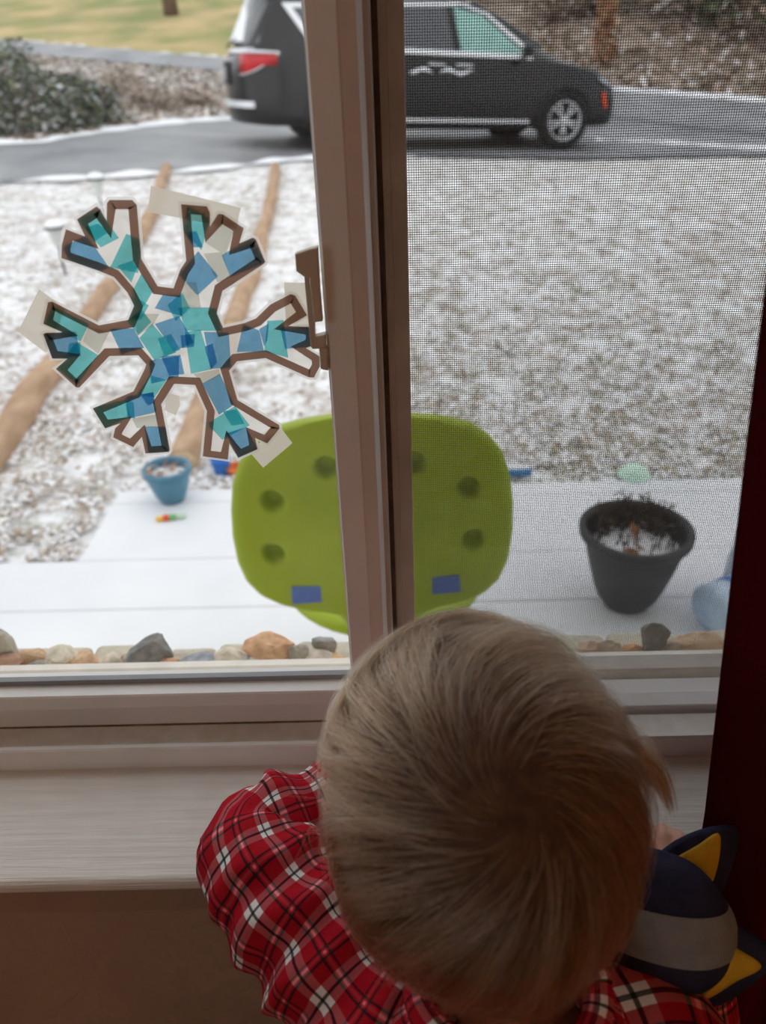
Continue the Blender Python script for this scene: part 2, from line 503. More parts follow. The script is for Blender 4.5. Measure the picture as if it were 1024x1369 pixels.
# ================================================================ SETTING: the sliding window
m_vinyl = M('white_window_vinyl', (240, 237, 233), 0.38, 0.45, 0.03, 12)
m_dirt = M('dusty_track_vinyl', (232, 226, 214), 0.6, 0.3, vscale=60, col2=(244, 240, 234))
m_grime = M('dark_track_grime', (120, 100, 80), 0.9, 0.1, 0.3, 90)
m_gask = M('grey_gasket', (150, 153, 156), 0.6, 0.3, 0.05, 20)
m_alum = M('tan_outer_frame', (232, 224, 212), 0.5, 0.4, 0.06, 20)
m_fin = M('bright_metal_fin', (215, 212, 205), 0.3, 0.5, 0.03, 20)
m_slot = M('dark_weather_pile', (110, 92, 80), 0.9, 0.1, 0.1, 80)
win = tag(empty('window_1', (-0.02, 0.47, 0.66)), 'white sliding window with two panes and insect screen on the right', kind='structure')
extrude_x('frame_sill', [(0.440, 0.640), (0.440, 0.6805), (0.4412, 0.682), (0.4448, 0.682), (0.446, 0.6805), (0.446, 0.671), (0.520, 0.669), (0.533, 0.645), (0.566, 0.640), (0.566, 0.60), (0.446, 0.60)], WX0, WX1, m_vinyl, win)
box('track_dust', WX0 + .03, WX1 - .03, 0.4465, 0.4695, 0.6695, 0.6770, m_dirt, win)
for y0_, z0_ in ((0.4690, 0.6770), (0.4733, 0.6992)): box('track_grime', WX0 + .03, -0.031, y0_, y0_ + .0012, z0_, z0_ + .0012, m_grime, win)
box('frame_head', WX0, WX1, 0.440, 0.566, 2.075, 2.12, m_vinyl, win, 0.002)
box('frame_jamb', WX0, WX0 + .035, 0.440, 0.566, 0.66, 2.08, m_vinyl, win, 0.002)
box('frame_jamb', WX1 - .035, WX1, 0.440, 0.566, 0.66, 2.08, m_vinyl, win, 0.002)
# inner sash (left)
rail = extrude_x('sash_bottom_rail', [(0.470, 0.672), (0.470, 0.698), (0.4745, 0.699), (0.4745, 0.7025), (0.463, 0.7035), (0.462, 0.705), (0.462, 0.7165), (0.4632, 0.718), (0.4760, 0.7185), (0.490, 0.7185), (0.490, 0.672)], WX0 + .03, -0.0300, m_vinyl, win)
box('glazing_gasket', WX0 + .05, -0.046, 0.4752, 0.4806, 0.7180, 0.7232, m_gask, win)
sp = [(-0.0468, 0.4645), (-0.0455, 0.463), (-0.0302, 0.463), (-0.0290, 0.4642), (-0.0206, 0.4690), (-0.0200, 0.4710), (-0.0180, 0.4850), (-0.0180, 0.4920), (-0.0468, 0.4920)]
stile = extrude_z('meeting_stile', sp, 0.672, 2.075, m_vinyl, win)
box('stile_edge_bead', -0.0478, -0.0468, 0.4700, 0.4790, 0.7185, 2.065, m_fin, win)
box('sash_side_stile', WX0 + .03, WX0 + .065, 0.463, 0.490, 0.7185, 2.075, m_vinyl, win, 0.002)
box('sash_top_rail', WX0 + .065, -0.0468, 0.463, 0.490, 2.04, 2.075, m_vinyl, win, 0.002)
# interlock, pile and the outer meeting stile
box('interlock_fin', -0.0186, -0.0148, 0.4905, 0.5345, 0.668, 2.075, m_fin, win)
box('weather_pile', -0.0148, -0.0112, 0.5300, 0.534, 0.668, 2.075, m_slot, win)
extrude_z('outer_stile', [(-0.0160, 0.5350), (-0.0106, 0.5350), (-0.0100, 0.5345), (-0.0064, 0.5345), (-0.0060, 0.5385), (0.0036, 0.5385), (0.0042, 0.5395), (0.0042, 0.5600), (-0.0160, 0.5600)], 0.640, 2.075, m_alum, win)
box('track_cover', -0.0178, WX1 - .035, 0.4750, 0.4920, 0.668, 0.6812, m_vinyl, win, 0.001)
extrude_x('outer_sash_bottom_rail', [(0.5340, 0.642), (0.5340, 0.6485), (0.5365, 0.650), (0.5365, 0.6630), (0.5380, 0.6650), (0.5560, 0.6650), (0.5560, 0.642)], 0.0042, WX1 - .035, m_alum, win)
box('outer_sash_side_stile', WX1 - .06, WX1 - .035, 0.5385, 0.560, 0.665, 2.075, m_alum, win, 0.001)
box('outer_sash_top_rail', 0.0042, WX1 - .06, 0.5385, 0.560, 2.05, 2.075, m_alum, win, 0.001)
extrude_x('outer_drip_edge', [(0.5560, 0.630), (0.5560, 0.6560), (0.5600, 0.6590), (0.5700, 0.6570), (0.5760, 0.645), (0.5760, 0.630)], WX0, WX1, m_alum, win)

def glass(name, smudge, tint=0.93):
    t = NT(name)
    t.n.remove(t.b)
    v = t.coords('Object')
    tr = t.node('ShaderNodeBsdfTransparent', Color=(tint, tint * 1.004, tint * 1.002, 1))
    gl = t.node('ShaderNodeBsdfGlossy', Roughness=0.02)
    df = t.node('ShaderNodeBsdfTranslucent', Color=(0.9, 0.9, 0.9, 1))
    lw = t.node('ShaderNodeLayerWeight', Blend=0.5)
    fr = t.math('ADD', t.math('MULTIPLY', t.math('POWER', lw.outputs['Facing'], 5.0), 0.6), 0.02)
    m1 = t.node('ShaderNodeMixShader'); t.link(fr, m1.inputs[0]); t.link(tr.outputs[0], m1.inputs[1]); t.link(gl.outputs[0], m1.inputs[2])
    a = t.ramp(t.noise(v, 7, 4, 0.6), [(0.42, (0, 0, 0, 1)), (0.8, (1, 1, 1, 1))])
    vo = t.node('ShaderNodeTexVoronoi'); vo.inputs['Scale'].default_value = 45; t.link(v, vo.inputs['Vector'])
    spots = t.ramp(vo.outputs['Distance'], [(0.03, (1, 1, 1, 1)), (0.075, (0, 0, 0, 1))])
    gate = t.ramp(t.noise(v, 9, 2), [(0.58, (0, 0, 0, 1)), (0.66, (1, 1, 1, 1))])
    f = t.math('ADD', t.math('MULTIPLY', a, smudge), t.math('MULTIPLY', t.math('MULTIPLY', spots, gate), smudge * 4))
    m2 = t.node('ShaderNodeMixShader'); t.link(f, m2.inputs[0]); t.link(m1.outputs[0], m2.inputs[1]); t.link(df.outputs[0], m2.inputs[2])
    t.link(m2.outputs[0], t.out.inputs['Surface']); return t.m
GY = 0.4780
box('pane', WX0 + .06, -0.0460, GY - 0.0012, GY + 0.0012, 0.7195, 2.05, glass('smudged_glass', 0.022), win)
box('pane', 0.0035, WX1 - .055, 0.5465, 0.5485, 0.660, 2.06, glass('clear_glass', 0.015), win)

# insect screen: real wires, woven as one piece of mesh, in its thin frame
SY = 0.5600
m_wire = M('charcoal_screen_wire', (70, 70, 70), 0.6, 0.3, 0.05, 40)
x0, x1, z0, z1 = 0.0042, WX1 - .045, 0.652, 2.07
xsw = np.arange(x0, x1, 0.00158); zsw = np.arange(z0, z1, 0.00158)
def wires(a0, a1, cs, horiz, r):
    V, F = [], []
    for c in cs:
        b = len(V)
        for e in (a0, a1):
            for (dx, dy) in ((-r, -r), (r, -r), (r, r), (-r, r)):
                V.append((e, SY + dy, c + dx) if horiz else (c + dx, SY + dy, e))
        for j in range(4):
            F.append((b + j, b + (j + 1) % 4, b + 4 + (j + 1) % 4, b + 4 + j))
    return V, F
Va, Fa = wires(z0, z1, xsw, False, 0.000155); Vb, Fb = wires(x0, x1, zsw, True, 0.000155)
scr = raw_mesh('insect_screen', np.array(Va + Vb), np.array(Fa + [tuple(i + len(Va) for i in f) for f in Fb]), m_wire, win)
tag(scr, kind='stuff')
box('screen_frame_rail', x0, x1, 0.5565, 0.5655, 0.640, 0.653, m_alum, win)
box('screen_frame_rail', x0, x1, 0.5615, 0.5680, 2.065, 2.075, m_alum, win)
# sash latch on the meeting stile
m_latch = M('beige_latch_plastic', (205, 190, 170), 0.4, 0.4, 0.03, 20)
def E(x, y, Y): p = at_y(385 + x / 6.85, 315 + y / 6.85, Y); return (p.x, p.z)
latch = plate('sash_latch', [E(x, y, 0.466) for x, y in ((155, 350), (200, 360), (250, 765), (252, 905), (346, 880), (352, 1008), (232, 1012), (215, 985))], 0.4600, 0.4680, m_latch, win, 0.0008)
plate('latch_lever', [E(x, y, 0.460) for x, y in ((72, 150), (200, 105), (278, 88), (300, 500), (322, 760), (245, 772), (222, 545), (204, 372), (150, 352), (84, 306))], 0.4540, 0.4610, m_latch, latch, 0.001)
plate('latch_keeper', [E(x, y, 0.466) for x, y in ((290, 1010), (372, 1005), (372, 1215), (318, 1205), (302, 1190))], 0.4610, 0.4690, m_latch, latch, 0.001)

# stone ledge outside, of mortared stones
ZL = 0.600
m_ledge = M('beige_ledge_stone', (206, 196, 176), 0.9, 0.15, vscale=40, col2=(226, 217, 198), bump=(90, 0.6, 0.006))
ledge = tag(empty('trim_6', (0, 0.6, ZL)), 'rough beige stone ledge outside the window', kind='structure')
box('mortar_bed', -1.0, 0.9, 0.566, 0.640, ZL - 0.2, ZL - 0.004, m_ledge, ledge)
x = -1.0
while x < 0.9:
    w = random.uniform(0.05, 0.10)
    bm = bmesh.new()
    add_box(bm, x + .0015, min(x + w, .9) - .0015, 0.568, 0.664 + random.uniform(-.005, .007), ZL - 0.05, ZL + random.uniform(-.001, .005), 0.006)
    for v in bm.verts: v.co += Vector((mnoise.noise(v.co * 60) * .003, mnoise.noise(v.co * 50 + Vector((9, 0, 0))) * .003, mnoise.noise(v.co * 70 + Vector((0, 5, 0))) * .002))
    bm_obj('ledge_stone', bm, m_ledge, ledge); x += w
box('veneer', -1.7, 2.15, 0.566, 0.640, -0.3, ZL - 0.2, m_side, ledge)

# out-of-view window added in the left wall to brighten the room
w2 = tag(empty('fill_window', (XL, -0.9, LZ0)), 'added side window, out of view, filling the room with daylight', kind='structure')
box('frame_sill', XL - .15, XL + .02, LY0, LY1, LZ0 - .02, LZ0 + .03, m_vinyl, w2, .003); box('frame_head', XL - .13, XL - .02, LY0, LY1, LZ1 - .05, LZ1, m_vinyl, w2, .003)
for y in (LY0, (LY0 + LY1) / 2 - .025, LY1 - .05): box('frame_post', XL - .13, XL - .02, y, y + .05, LZ0 + .03, LZ1 - .05, m_vinyl, w2, .003)
gm = glass('fill_window_glass', 0.01, 0.985)
for y0_, y1_ in ((LY0 + .05, (LY0 + LY1) / 2 - .025), ((LY0 + LY1) / 2 + .025, LY1 - .05)): box('pane', XL - .078, XL - .074, y0_, y1_, LZ0 + .03, LZ1 - .05, gm, w2)

# ================================================================ paper snowflake on the left pane
CROPS = {'A': (40, 240, 5.12), 'B': (220, 240, 4.6545), 'C': (20, 400, 4.6545), 'D': (220, 420, 4.6545), 'P': (0, 0, 1.0)}
SFY = GY - 0.0016
def sfp(c, x, y):
    ox, oy, s = CROPS[c]; p = at_y(ox + x / s, oy + y / s, SFY); return (p.x, p.z)
OUT = ('A 220,535 222,450 250,338 382,388 326,270 460,182 485,202 529,283 531,160 548,138 704,138 735,172 765,540 878,728 985,742;'
       'B 100,560 137,502 105,152 265,165 284,205 284,292 336,212 364,214 494,300 466,395 550,360 570,370 628,510 614,525 362,690 326,830 366,920 500,890 570,862 660,775 785,710 815,720 888,842 772,908 905,915;'
       'D 930,100 930,190 880,208 964,258 968,320 930,390 900,390 630,270 452,290 402,348 455,530 714,686 716,708 640,800 565,766 580,836 460,890 405,800 395,900 240,880 266,600 192,436 62,430;'
       'C 912,650 966,932 958,946 815,956 792,852 738,916 614,856 626,800 660,768 564,800 487,676 740,570 806,440 820,402 770,346 590,350 404,546 384,545 258,430 330,367 236,366 180,216 196,206 300,203 180,150 210,16 236,12 525,160 708,126;'
       'A 716,860 672,772 580,665 470,620')
outer = []
for part in OUT.split(';'):
    c, *pts = part.split(' ')
    outer += [sfp(c, *map(float, p.split(','))) for p in pts]
def offset(poly, d):
    n = len(poly); res = []
    A = sum(poly[i][0] * poly[(i + 1) % n][1] - poly[(i + 1) % n][0] * poly[i][1] for i in range(n))
    sg = 1 if A > 0 else -1
    for i in range(n):
        p0, p, p2 = (Vector(poly[(i + k) % n]) for k in (-1, 0, 1))
        e1, e2 = (p - p0).normalized(), (p2 - p).normalized()
        n1, n2 = Vector((-e1.y, e1.x)) * sg, Vector((-e2.y, e2.x)) * sg
        b = (n1 + n2); L = max(b.length, 0.3); b.normalize()
        res.append(tuple(p + b * min(d / max(0.35, n1.dot(b)), abs(d) * 1.9) if d > 0 else p + b * max(d / max(0.6, n1.dot(b)), -abs(d) * 1.5)))
    return res
inner = offset(outer, 0.0050)
border = offset(outer, -0.0017)

def paper(name, col, trans, clear=0.0, speck=0.0):
    """thin paper seen against the light: diffuse front, light leaking through"""
    t = NT(name); t.n.remove(t.b); v = t.coords('Object')
    c0, c1 = lin(col), lin(trans)
    fib = t.noise(v, 900, 3, 0.7)
    cc = t.mix(t.math('MULTIPLY', fib, speck), c1, (1, 1, 1, 1))
    df = t.node('ShaderNodeBsdfDiffuse', Color=c0)
    tl = t.node('ShaderNodeBsdfTranslucent'); t.link(cc, tl.inputs['Color'])
    mx = t.node('ShaderNodeMixShader'); mx.inputs[0].default_value = 0.75
    t.link(df.outputs[0], mx.inputs[1]); t.link(tl.outputs[0], mx.inputs[2])
    tr = t.node('ShaderNodeBsdfTransparent'); t.link(cc, tr.inputs['Color'])
    m2 = t.node('ShaderNodeMixShader'); m2.inputs[0].default_value = clear
    t.link(mx.outputs[0], m2.inputs[1]); t.link(tr.outputs[0], m2.inputs[2])
    t.link(m2.outputs[0], t.out.inputs['Surface']); return t.m
mp_film = paper('waxy_white_film', (225, 220, 212), (248, 244, 238), 0.35, 0.1)
mp_edge = paper('white_paper_border', (235, 232, 228), (252, 250, 248), 0.3)
mp_band = paper('dark_printed_band', (64, 54, 50), (158, 124, 108), 0.12)
mp_tape = paper('cream_masking_tape', (222, 214, 200), (236, 228, 214), 0.12)
mp = {'T': paper('teal_tissue', (60, 150, 160), (96, 212, 220), 0.6, 0.25), 'B': paper('blue_tissue', (60, 120, 165), (92, 172, 218), 0.6, 0.25), 'W': paper('white_tissue', (205, 208, 200), (222, 224, 216), 0.6, 0.1)}

sf = tag(empty('paper_snowflake', (-0.135, SFY, 0.99)), 'paper snowflake of blue and teal tissue squares taped to the left pane', 'decoration')
def flat(name, poly, y, mat, parent):
    tri = tessellate_polygon([[Vector((p[0], p[1], 0)) for p in poly]])
    return mesh_obj(name, [(p[0], y, p[1]) for p in poly], [tuple(t) for t in tri], mat, parent)
n = len(outer)
mesh_obj('dark_band', [(p[0], SFY - .0010, p[1]) for p in outer] + [(p[0], SFY - .0010, p[1]) for p in inner], [(i, (i + 1) % n, n + (i + 1) % n, n + i) for i in range(n)], mp_band, sf)
mesh_obj('paper_border', [(p[0], SFY - .0008, p[1]) for p in border] + [(p[0], SFY - .0008, p[1]) for p in outer], [(i, (i + 1) % n, n + (i + 1) % n, n + i) for i in range(n)], mp_edge, sf)
flat('backing_film', outer, SFY - .0001, mp_film, sf)
TIS = ('A T 330,280 360,238 470,200 610,400 485,465|A B 225,460 390,380 545,605 460,630 285,570|A T 660,370 775,415 740,640 550,600|A T 600,590 700,555 735,600 695,705 640,640|A T 765,640 845,760 780,870 700,770|A T 700,790 815,860 760,960 660,960|'
       'B T 145,160 285,240 230,440 115,310|B B 210,445 335,600 205,720 90,590|B B 355,470 550,360 625,515 410,605|B W 245,460 360,450 410,610 330,640|B W 250,390 345,275 430,325 380,470|B T 85,795 320,795 362,940 130,940|B B -10,715 105,715 112,850 -60,800|'
       'D B 245,110 400,110 415,330 290,340|D T 125,110 225,95 300,340 165,370|D B -60,60 90,10 185,175 60,230|D B 235,430 345,370 435,560 340,625|D T 265,680 440,570 530,690 360,780|D B 385,740 510,700 582,840 460,892|D B 490,60 590,100 620,230 450,235|D T 640,40 740,35 770,270 620,230|D B 720,80 932,75 932,200 750,215|D W 180,370 340,340 345,380 235,430|'
       'C T 855,150 1005,330 870,380 775,240|C B 590,180 740,180 805,300 665,340|C W 750,90 900,90 860,160 760,230|C T 235,40 465,150 410,260 180,160|C B 180,210 380,200 410,350 230,370|C T 385,265 520,345 390,530 260,420|C W 455,170 590,200 520,340 425,260|C B 835,380 1024,350 1020,480 850,525|C T 840,470 945,500 870,610 760,590|C B 690,600 860,580 885,700 710,740|C T 487,670 690,620 720,730 560,800|C B 810,790 940,790 962,950 830,952|C W 730,740 880,715 890,790 760,800|'
       'B T 20,780 110,700 160,800 70,880|D B 100,130 190,120 185,200 110,210|D T -40,150 40,120 100,220 0,260|D B -20,260 100,250 125,370 30,380|C T 700,130 790,60 850,140 770,220|C B 780,590 865,575 870,640 830,660|C T 340,270 410,265 410,350 330,330|D B 590,90 650,55 640,160 620,200|D T 360,600 450,590 500,680 420,690|B B 130,330 200,320 240,420 180,420|A T 380,330 470,300 540,360 450,420|B W 110,640 200,640 230,800 110,800|C T 690,620 740,640 750,740 700,730|D B 250,200 300,180 330,300 290,340')
tri_out = [[Vector(outer[i]) for i in t] for t in tessellate_polygon([[Vector((p[0], p[1], 0)) for p in outer]])]
def clip(poly, cv):
    A = sum(cv[i].x * cv[(i + 1) % len(cv)].y - cv[(i + 1) % len(cv)].x * cv[i].y for i in range(len(cv)))
    if A < 0: cv = cv[::-1]
    for i in range(len(cv)):
        a, b = cv[i], cv[(i + 1) % len(cv)]; e = b - a; res = []
        side = lambda p: e.x * (p.y - a.y) - e.y * (p.x - a.x)
        for j in range(len(poly)):
            p, q = poly[j], poly[(j + 1) % len(poly)]; sp_, sq = side(p), side(q)
            if sp_ >= 0: res.append(p)
            if sp_ * sq < 0: res.append(p + (q - p) * (sp_ / (sp_ - sq)))
        poly = res
        if len(poly) < 3: return []
    return poly
for k, item in enumerate(TIS.split('|')):
    c, col, *pts = item.split(' ')
    q = [Vector(sfp(c, *map(float, p.split(',')))) for p in pts]
    V, F = [], []
    for t in tri_out:
        r = clip(list(t), q)
        if r:
            F.append(tuple(range(len(V), len(V) + len(r)))); V += [(p.x, SFY - .0002 - .000012 * k, p.y) for p in r]
    if F: mesh_obj('tissue_square', V, F, mp[col], sf)
for q in (((202, 248), (322, 277.6), (316, 306), (198, 283)), ((52.7, 386.5), (88, 412), (62, 472), (24.3, 443)), ((376, 572), (391, 592), (352, 625), (332, 602)), ((380, 377.5), (413, 377.5), (413, 442), (382, 430)), ((224, 524.6), (240, 529), (241, 542), (235, 554.7), (220, 548))):
    flat('tape_strip', [sfp('P', *p) for p in q], SFY - .0004, mp_tape, sf)

# ================================================================ rocks on the ledge
def rock(px, py, w, h, col, label, depth=0.8, sharp=0.35, seed=0):
    rnd = random.Random(seed)
    rz = h * 0.00078 / 2 * 1.1; rx = w * 0.00078 / 2; ry = min(rx * depth, 0.018)
    c = at_z(px, py, ZL + rz * 0.9)
    bm = bmesh.new(); bmesh.ops.create_icosphere(bm, subdivisions=3, radius=1.0)
    planes = [(Vector((rnd.gauss(0, 1), rnd.gauss(0, 1), rnd.gauss(0, 1))).normalized(), rnd.uniform(0.55, 0.85)) for _ in range(11)]
    off = Vector((seed * 3.1, seed * 1.7, 0))
    for v in bm.verts:
        p = v.co.copy()
        for nn, d in planes:
            e = p.dot(nn) - d
            if e > 0: p -= nn * e * 0.95
        p += p.normalized() * mnoise.noise(p * 2.5 + off) * 0.12
        v.co = Vector((p.x * rx * 1.25, p.y * ry * 1.25, p.z * rz * 1.25))
    lo = min(v.co.z for v in bm.verts)
    for v in bm.verts: v.co += Vector((c.x, c.y, ZL - 0.001 - lo))
    col = tuple(int(c * .72 + b_ * .28) for c, b_ in zip(col, (188, 176, 158)))
    m = M('rock_' + str(seed), col, 0.85, 0.2, vscale=90, col2=tuple(min(255, k + 34) for k in col), bump=(220, 0.5, 0.003))
    return tag(bm_obj('rock', bm, m), label, 'rock', 'loose rocks on the stone ledge')
ROCKS = [(4, 868, 34, 48, (168, 164, 150), 'tall pale grey rock at the far left end of the ledge'),
 (14, 886, 34, 24, (170, 118, 92), 'reddish brown rock low at the left frame edge of the ledge'),
 (46, 880, 36, 18, (196, 150, 108), 'tan orange rock resting above a small flat grey one'),
 (50, 889, 32, 14, (160, 158, 154), 'small flat grey rock below the tan orange one, left ledge'),
 (84, 882, 42, 26, (214, 203, 180), 'pale beige rock third from the left ledge end'),
 (112, 888, 50, 20, (208, 162, 118), 'long orange tan rock left of the dark grey one'),
 (150, 885, 36, 18, (216, 204, 182), 'pale cream rock between orange tan and pinkish ones'),
 (178, 886, 32, 20, (188, 160, 138), 'pinkish tan rock tucked beside the dark grey one'),
 (200, 873, 60, 38, (96, 97, 99), 'largest dark grey rock with pale flecks on left ledge'),
 (229, 888, 26, 16, (214, 152, 104), 'small bright orange rock right of the big dark grey one'),
 (262, 889, 66, 16, (128, 137, 152), 'low blue grey rock lying flat at the ledge middle'),
 (306, 883, 42, 22, (216, 205, 182), 'cream rock right of the flat blue grey one'),
 (330, 887, 30, 14, (168, 166, 160), 'flat ash grey rock below the rusty one'),
 (358, 870, 60, 26, (206, 146, 96), 'rusty orange rock highest in the right half of left ledge'),
 (349, 884, 30, 16, (186, 182, 174), 'light grey rounded rock in front of the rusty one'),
 (400, 876, 24, 26, (140, 134, 124), 'grey brown upright rock right of the rusty one'),
 (378, 888, 26, 10, (172, 170, 164), 'tiny pale grey rock beside the grey brown upright one'),
 (432, 864, 30, 26, (118, 118, 116), 'dark grey pointed rock near the window stile'),
 (422, 878, 40, 16, (204, 190, 174), 'pinkish beige rock below the dark pointed one'),
 (440, 887, 56, 14, (216, 170, 112), 'flat orange ochre rock beside the window stile'),
 (785, 868, 26, 20, (188, 150, 122), 'pink tan rock next to the hair behind the screen'),
 (812, 868, 30, 22, (160, 130, 100), 'brown rock behind the screen left of the orange one'),
 (846, 872, 28, 16, (214, 140, 86), 'small orange rock behind the insect screen'),
 (873, 860, 38, 36, (88, 82, 78), 'dark charcoal rock with pointed base behind the screen'),
 (901, 866, 32, 22, (166, 140, 118), 'brown grey rock right of the charcoal one'),
 (938, 866, 60, 22, (184, 140, 100), 'long tan brown rock by the curtain behind the screen')]
for i, r in enumerate(ROCKS): rock(*r[:5], r[5], seed=i + 1)

# ================================================================ lime chair
m_lime = M('lime_plastic', (148, 166, 10), 0.5, 0.35, vscale=7, col2=(158, 176, 16), bump=(260, 0.12, 0.002))
m_lab = M('blue_sticker', (78, 108, 178), 0.4, 0.4, 0.04, 12)
m_post = M('grey_chair_metal', (140, 142, 145), 0.35, 0.5, 0.04, 12, metal=0.7)
CHY = 1.1
chair = tag(empty('lime_chair', (-0.058, 1.28, ZP)), 'lime green plastic chair on the porch, its dimpled back to the window', 'chair')
LEFT = [(497, 555), (440, 558), (405, 564), (365, 576), (335, 597), (317, 625), (308, 655), (306, 690), (308, 725), (315, 760), (327, 785), (345, 801), (370, 810), (400, 815), (430, 816), (452, 821), (462, 832)]
RIGHT = [(497, 555), (545, 556), (590, 560), (630, 571), (656, 590), (674, 613), (684, 643), (688, 680), (687, 720), (681, 755), (668, 782), (650, 797), (625, 804), (598, 808), (572, 816), (560, 826), (556, 836)]
def edge(L):
    P = [at_y(x, y, CHY) for x, y in L]; zz = [p.z for p in P]; xx = [p.x for p in P]
    return lambda z: float(np.interp(z, zz[::-1], xx[::-1]))
le, re = edge(LEFT), edge(RIGHT)
zt, zb = at_y(497, 555.2, CHY).z, at_y(500, 833, CHY).z
DENT = [at_y(x, y, CHY) for x, y in ((365, 670), (366, 741), (437, 622), (626, 652), (632, 722), (553, 616))]
NR, NC = 110, 110
V = []
for i in range(NR + 1):
    f = i / NR; f = 0.5 - 0.5 * math.cos(math.pi * f)
    z = zt + (zb - zt) * f
    a, b = le(min(z, zt - 1e-5)), re(min(z, zt - 1e-5))
    for j in range(NC + 1):
        u = 0.5 - 0.5 * math.cos(math.pi * j / NC)
        x = a + (b - a) * u
        edge_d = min(x - a, b - x, (zt - z) * 1.0)
        rim = 0.010 * math.exp(-edge_d / 0.008)
        y = CHY - 0.012 + 0.25 * (x + 0.058) ** 2 * 1.6 + rim
        for d in DENT:
            r = math.hypot(x - d.x, z - d.z)
            y += 0.024 * (1 - sstep(0.013, 0.0215, r))
        V.append((x, y, z))
nf = len(V); F = []
V += [(v[0], CHY + 0.012 + 0.4 * (v[0] + 0.058) ** 2, v[2]) for v in V]
for i in range(NR):
    for j in range(NC):
        q = i * (NC + 1) + j; F += [(q, q + NC + 1, q + NC + 2, q + 1), (nf + q, nf + q + 1, nf + q + NC + 2, nf + q + NC + 1)]
rim_loop = [j for j in range(NC + 1)] + [i * (NC + 1) + NC for i in range(1, NR + 1)] + [NR * (NC + 1) + j for j in range(NC - 1, -1, -1)] + [i * (NC + 1) for i in range(NR - 1, 0, -1)]
for k in range(len(rim_loop)):
    a, b = rim_loop[k], rim_loop[(k + 1) % len(rim_loop)]; F.append((a, b, nf + b, nf + a))
backrest = fixn(mesh_obj('backrest', V, F, m_lime, chair, True))
for pts in (((390, 785), (431, 782), (433, 804), (391, 807)), ((575, 771), (614, 769), (616, 791), (577, 794))):
    q = [at_y(x, y, CHY - 0.006) for x, y in pts]; yy = CHY - 0.0125 + 0.4 * (q[0].x * .5 + q[2].x * .5 + 0.058) ** 2
    plate('sticker', [(p.x, p.z) for p in q], yy - .0015, yy + .004, m_lab, backrest, 0.001)
nx_ = (le(zb) + re(zb)) / 2
tube('neck', [(nx_, CHY, zb + .01), (nx_, CHY + .01, zb - .04), (nx_, CHY + .06, zb - .07), (nx_, CHY + .14, zb - .075)], [.048, .045, .045, .04], m_lime, chair, 14, 14)
lathe('seat', [(0, -.02), (.19, -.018), (.205, -.005), (.20, .008), (.16, .004), (0, -.002)], 40, m_lime, chair, (nx_, CHY + .24, zb - .06))
lathe('column', [(0, 0), (.022, 0), (.022, .30), (0, .30)], 16, m_post, chair, (nx_, CHY + .24, zb - .38))
for k in range(5):
    a = 2 * math.pi * k / 5 + .3
    tube('leg', [(nx_, CHY + .24, ZP + .09), (nx_ + .11 * math.cos(a), CHY + .24 + .11 * math.sin(a), ZP + .06), (nx_ + .2 * math.cos(a), CHY + .24 + .2 * math.sin(a), ZP + .016)], [.018, .016, .014], m_post, chair, 8, 6)

# ================================================================ pots and small things on the porch and bed
m_pot = M('black_plastic_pot', (52, 50, 52), 0.55, 0.35, 0.15, 14, bump=(40, 0.2, 0.004))
m_potb = M('glazed_teal_pot', (70, 122, 146), 0.35, 0.5, 0.12, 10)
m_twig = M('dead_brown_twigs', (78, 66, 56), 0.9, 0.1, 0.2, 30)
m_soil = snowy('snowy_potting_soil', (240, 240, 242), (140, 110, 90), (84, 66, 52), 34, 0.30, 0.42)
def pot(name, px, py, rt_, rb, h, mat, label, soil=0.75, lip=0.012):
    b = at_z(px, py, ZP); R = rb + rt_
    t = tag(empty(name, b), label, 'pot', 'snow-filled plant pots')
    sh = [(0, 0), (rb * .92, 0), (rb, .01)] + [(rb + (rt_ - rb) * (f ** .68), .01 + (h - .03) * f) for f in np.linspace(.1, 1, 9)]
    sh += [(rt_ + lip, h - .022), (rt_ + lip * 1.1, h - .004), (rt_ + lip * .6, h), (rt_ - .004, h - .002)]
    sh += [(rb + (rt_ - rb) * (f ** .68) - .007, .01 + (h - .03) * f) for f in np.linspace(.97, .3, 6)]
    lathe('pot_body', sh, 48, mat, t, b)
    rs = rb + (rt_ - rb) * (soil ** .68) - .006
    s = lathe('snowy_soil', [(rs, 0), (rs * .8, .008), (rs * .5, .014), (rs * .2, .012), (0, .012)], 36, m_soil, t, b + Vector((0, 0, .01 + (h - .03) * soil)))
    for v in s.data.vertices: v.co.z += mnoise.noise(v.co * 40) * .008
    return t, b, rs
t, b, rs = pot('plastic_planter', 836, 803, 0.130, 0.066, 0.235, m_pot, 'round black plastic planter holding snow and dead twigs', 0.80)
for k in range(64):
    a, r = random.uniform(0, 6.28), rs * math.sqrt(random.random()) * .95
    if k > 16: a, r = random.uniform(.35, 2.8), rs * random.uniform(.6, .97)
    p0 = b + Vector((r * math.cos(a), r * math.sin(a), .18)); hh = random.uniform(.05, .10)
    q = p0 + Vector((random.uniform(-.02, .02), random.uniform(-.02, .02), hh))
    mid = (p0 + q) / 2 + Vector((random.uniform(-.01, .01), 0, 0))
    tw = tube('dead_stem', [p0, mid, q], [.0026, .0022, .0012], m_twig, t, 5, 5)
    for _ in range(3):
        s0 = p0.lerp(q, random.uniform(.4, .95)); d = Vector((random.uniform(-1, 1), random.uniform(-1, 1), .6)) * .018
        tube('stem_twig', [s0, s0 + d], [.0018, .0012], m_twig, tw, 4)
rr_ = rs * np.sqrt(RNG.random(700)) * .98; aa_ = RNG.random(700) * 6.283; zz_ = RNG.random(700) ** 1.5
keep_ = ((np.sin(aa_) > .25) & (rr_ > rs * .55)) | (RNG.random(700) < .06)
